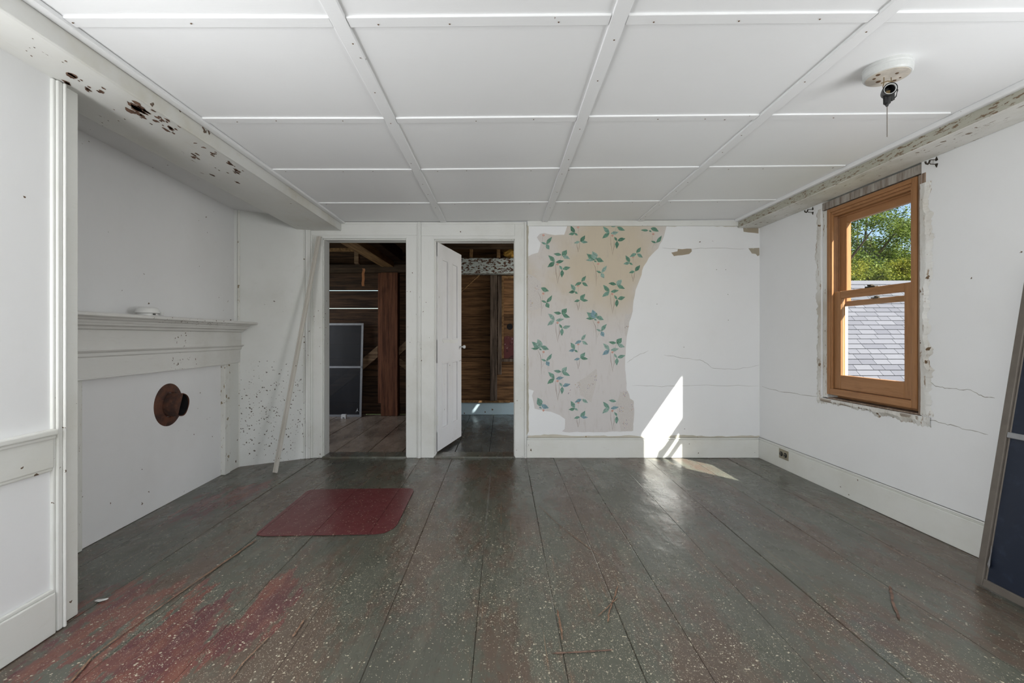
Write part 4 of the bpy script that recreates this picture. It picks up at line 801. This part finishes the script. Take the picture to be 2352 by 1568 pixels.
for x, z in pts:
    rr_ = [bm.verts.new((p.x-.024+x*.8, 6.3-.01*math.sin(z*9), z)), bm.verts.new((p.x+.012+x*.8, 6.3-.01*math.sin(z*9+.5), z)), bm.verts.new((p.x+.012+x*.8, 6.305, z)), bm.verts.new((p.x-.024+x*.8, 6.305, z))]
    if prev:
        for i in range(4): bm.faces.new((prev[i], prev[(i+1) % 4], rr_[(i+1) % 4], rr_[i]))
    else: bm.faces.new(rr_)
    prev = rr_
bm.faces.new(prev[::-1]); M['tape'] = simple('orange_fly_paper', (.36, .15, .06), .5); tag(obj('fly_paper', bm, 'tape'), 'orange brown strip of fly paper hanging from the plate', 'fly paper')
# right-hand far room
tag(box('painted_beam', -.83, 2.39, FY-.28, FY-.10, 1.975, 2.19, 'peel', None, .018), 'horizontal beam with peeling pale blue and brown paint', 'beam')
tag(box('upper_beam', -.76, 2.39, FY-.50, FY-.38, 2.285, 2.40, 'darkjoist', None, .005), 'dark sawn beam above the peeling painted beam', 'beam')
tag(box('upper_rail', -.76, 2.39, BW+.9, BW+.95, 2.235, 2.27, 'joist', None, .003), 'thin brown rail just inside the second doorway top', 'rail')
tag(box('short_stud', -.46, -.415, FY-.26, FY-.2, 2.192, 2.40, 'joist', None, .003), 'short stud standing on the peeling beam near the door leaf', 'stud')
tag(box('short_stud', -.085, -.035, FY-.26, FY-.2, 2.192, 2.40, 'joist', None, .003), 'short stud standing on the peeling beam near the door casing', 'stud')
bm = bmesh.new(); bmesh.ops.create_icosphere(bm, subdivisions=3, radius=.11)
for v in bm.verts: v.co = Vector((v.co.x*1.3+.145, v.co.y+FY-.22, v.co.z*.55+2.255))+Vector((random.uniform(-.012, .012) for _ in range(3)))
M['insul'] = simple('yellow_insulation', (.42, .24, .05), .9, var=.4, sc=30); tag(obj('insulation_tuft', bm, 'insul'), 'tuft of yellow insulation on top of the peeling beam', 'insulation')
tag(box('wall_stud', -.180, -.082, FY-.11, FY-.012, .206, 1.972, 'stud', None, .004), 'dusty grey brown wall stud below the peeling beam', 'stud')
tag(box('wall_stud', -.072, -.018, FY-.10, FY-.012, .575, 1.965, 'stud', None, .004), 'shorter dusty stud ending above the floor beside the boxed frame', 'stud')
of = empty('opening_frame', (0, FY-.02, 0)); tag(of, 'brown wooden frame boxed around the boarded wall opening', 'frame')
box('frame_jamb', -.016, .012, -.075, .0, .80, 1.93, 'joist', of, .003); box('frame_head', -.016, .62, -.075, .0, 1.93, 1.968, 'joist', of, .003); box('frame_sill', -.016, .62, -.085, .0, .755, .795, 'stud', of, .003); box('frame_jamb', .59, .62, -.075, 0, .80, 1.93, 'joist', of, .003)
boxes('back_board', [(.012, .59, -.014, -.004, 1.43, 1.93)], 'barn_x2', of, .002); boxes('back_board', [(.012, .59, -.014, -.004, .80, 1.427)], 'barn_x2', of, .002)
bm = bmesh.new(); lathe(bm, [(.044, -.015), (.04, -.0165)], (.099, 0, 1.25), 'Y', 20); obj('round_hole', bm, 'soot', of)
M['redpaper'] = paint('torn_red_paper', (.11, .03, .03), chips=.8, csc=40, area_thr=.4, chip=(.35, .25, .24), worn=.6, wcol=(.03, .012, .012)); bm = bmesh.new()
poly(bm, [(.014, -.018, .80), (.3, -.018, .80), (.3, -.018, 1.09), (.22, -.018, 1.12), (.12, -.018, 1.10), (.06, -.018, 1.125), (.02, -.018, 1.10)], .003, (0, 1, 0)); obj('torn_paper', bm, 'redpaper', of)
bm = bmesh.new(); tube(bm, [(-.72, FY-.10, 1.62), (-.33, FY-.10, 1.98)], .009, 8); tag(obj('thin_stick', bm, 'joist'), 'thin slanting stick below the peeling beam behind the door leaf', 'stick')
# ================================================================== outdoors
struct(box('ground', -80, 90, -60, 120, -3.1, -3.0, 'grass', None, 0))
PT = math.radians(41); RY, RZ = 10.2, 2.33; ct, stn = math.cos(PT), math.sin(PT)
nh_ = empty('neighbour_house', (7.5, 8.4, -3)); tag(nh_, 'house wing with grey shingled roof seen through the window', 'house')
def hc(o): o.parent = nh_; o.matrix_parent_inverse = Matrix.Translation(-nh_.location); return o
SL = 5.5
hc(boxes('house_wall', [(3.6, 12.4, RY-3.9, RY+3.9, -3, RZ-.9*4.0)], 'clap'))
bm = bmesh.new(); prism(bm, [(0, 0), (-SL*ct, -SL*stn), (-SL*ct, -SL*stn-.12), (0, -.12), (SL*ct, -SL*stn-.12), (SL*ct, -SL*stn)], (3.3, RY, RZ-.01), (12.7, RY, RZ-.01), (0, 1, 0)); hc(obj('roof_deck', bm, 'gap'))  # dark deck shows between courses in place of their shadow lines
me_s = None; EXP = .138; rest = bmesh.new(); shade = []; cnt = 0
lay = rest.verts.layers.float.new('shade')
roof_rot = Matrix.Rotation(PT, 4, 'X')
row = 0
while row*EXP < SL-.15:
    s0 = row*EXP; x = 3.3-random.uniform(0, .28)
    yb = RY-(s0+EXP)*ct; zb_ = RZ-(s0+EXP)*stn
    while x < 12.7:
        wd_ = random.choice((.20, .26, .30, .34, .40)); xc = x+wd_/2; rt = xc/yb
        vis = .66 < rt < .93 and s0 < 3.9 and cnt < 290
        if vis:
            if me_s is None:
                bm = bmesh.new(); bx(bm, 0, 1, 0, EXP-.011, 0, .006)
                for v in bm.verts:
                    if v.co.y > .1: v.co.z -= .003
                bmesh.ops.recalc_face_normals(bm, faces=bm.faces[:]); me_s = bpy.data.meshes.new('shingle'); bm.to_mesh(me_s); bm.free(); me_s.materials.append(M['shingle'])
            o = bpy.data.objects.new('shingle', me_s); C.objects.link(o); o.parent = nh_
            o.matrix_parent_inverse = Matrix.Translation(-nh_.location)
            o.matrix_basis = Matrix.Translation((x+.003, yb, zb_+.004)) @ roof_rot @ Matrix.Diagonal((wd_-.007, 1, 1, 1)); cnt += 1
        else:
            vs = bx(rest, x+.003, x+wd_-.003, 0, EXP-.011, 0, .006); sh = random.random()
            for v in vs:
                p = roof_rot @ Vector((v.co.x, v.co.y, v.co.z-(.003 if v.co.y > .1 else 0))); v.co = p+Vector((0, yb, zb_+.006)); v[lay] = sh
        x += wd_
    row += 1
rs = hc(obj('shingle_field', rest, 'shingle')); rs['kind'] = 'stuff'
bm = bmesh.new(); prism(bm, [(.0, .018), (.10, -.066), (.10, -.076), (0, .006), (-.10, -.076), (-.10, -.066)], (3.25, RY, RZ), (12.75, RY, RZ), (0, 1, 0)); hc(obj('ridge_cap', bm, 'shingle'))
def tree(name, label, x, y, top, rx, rz, n, mat, lsz=.20, seed=1):
    rnd = random.Random(seed); t = empty(name, (x, y, -3)); tag(t, label, 'tree'); h = top+3; cz0 = h-rz
    bm = bmesh.new(); tube(bm, [(0, 0, 0), (.1, .05, h*.3), (-.05, .1, h*.6), (.05, 0, h*.9)], [.26, .2, .14, .04], 8)
    for k in range(6):
        a = k*1.05; tube(bm, [(0, 0, h*(.35+.06*k)), (rx*.35*math.cos(a), rx*.35*math.sin(a), h*(.45+.06*k)), (rx*.75*math.cos(a), rx*.75*math.sin(a), h*(.55+.06*k))], [.09, .06, .02], 6)
    obj('trunk', bm, 'bark', t)
    V = []; Fc = []; cl_ = []
    for k in range(60):
        u = rnd.uniform(-1, 1); a = rnd.uniform(0, 6.283); q = math.sqrt(1-u*u); s = rnd.uniform(.45, 1.0)
        cl_.append((rx*q*math.cos(a)*s, rx*q*math.sin(a)*s, cz0+rz*u*s))
    for k in range(2*n):
        c = cl_[rnd.randrange(60)]; sg = rx*.15
        p = Vector((c[0]+rnd.gauss(0, sg), c[1]+rnd.gauss(0, sg), c[2]+rnd.gauss(0, sg*.8)))
        q = Euler((rnd.uniform(-.9, .9)+.5, rnd.uniform(-.9, .9), rnd.uniform(0, 6.28))).to_matrix(); s = .62*lsz*rnd.uniform(.6, 1.3)
        i = len(V)
        for ex, ey in ((-.5, 0), (0, -.32), (.55, 0), (0, .32)): V.append(p+q @ Vector((ex*s, ey*s, 0)))
        Fc.append((i, i+1, i+2, i+3))
    me = bpy.data.meshes.new('foliage'); me.from_pydata(V, [], Fc); me.materials.append(M[mat]); o = bpy.data.objects.new('foliage', me); C.objects.link(o); o.parent = t; o['kind'] = 'stuff'
tree('leafy_tree', 'tall dark green tree rising highest behind the shingled roof', 22.4, 28.5, 9.6, 2.5, 5.2, 15000, 'leaf_dark', .22, 1)
tree('leafy_tree', 'mid green tree beyond the taller yellow green bush', 28.6, 32, 10.2, 2.3, 5.0, 12000, 'leaf_mid', .22, 2)
tree('leafy_tree', 'dark green tree right behind the round yellow green bush', 18.1, 24.9, 8.3, 2.1, 4.6, 11000, 'leaf_mid', .2, 3)
tree('leafy_bush', 'round yellow green bush rising just above the roof ridge', 16.0, 20.3, 4.4, 1.25, 2.4, 8000, 'leaf_yellow', .14, 4)
tree('leafy_bush', 'taller yellow green bush above the roof ridge', 18.5, 21.2, 5.0, 1.0, 2.8, 8000, 'leaf_yellow', .14, 5)
tree('leafy_tree', 'dark wide tree far behind the others filling the gap', 31.5, 41, 13.2, 4.8, 7.5, 14000, 'leaf_dark', .3, 6)
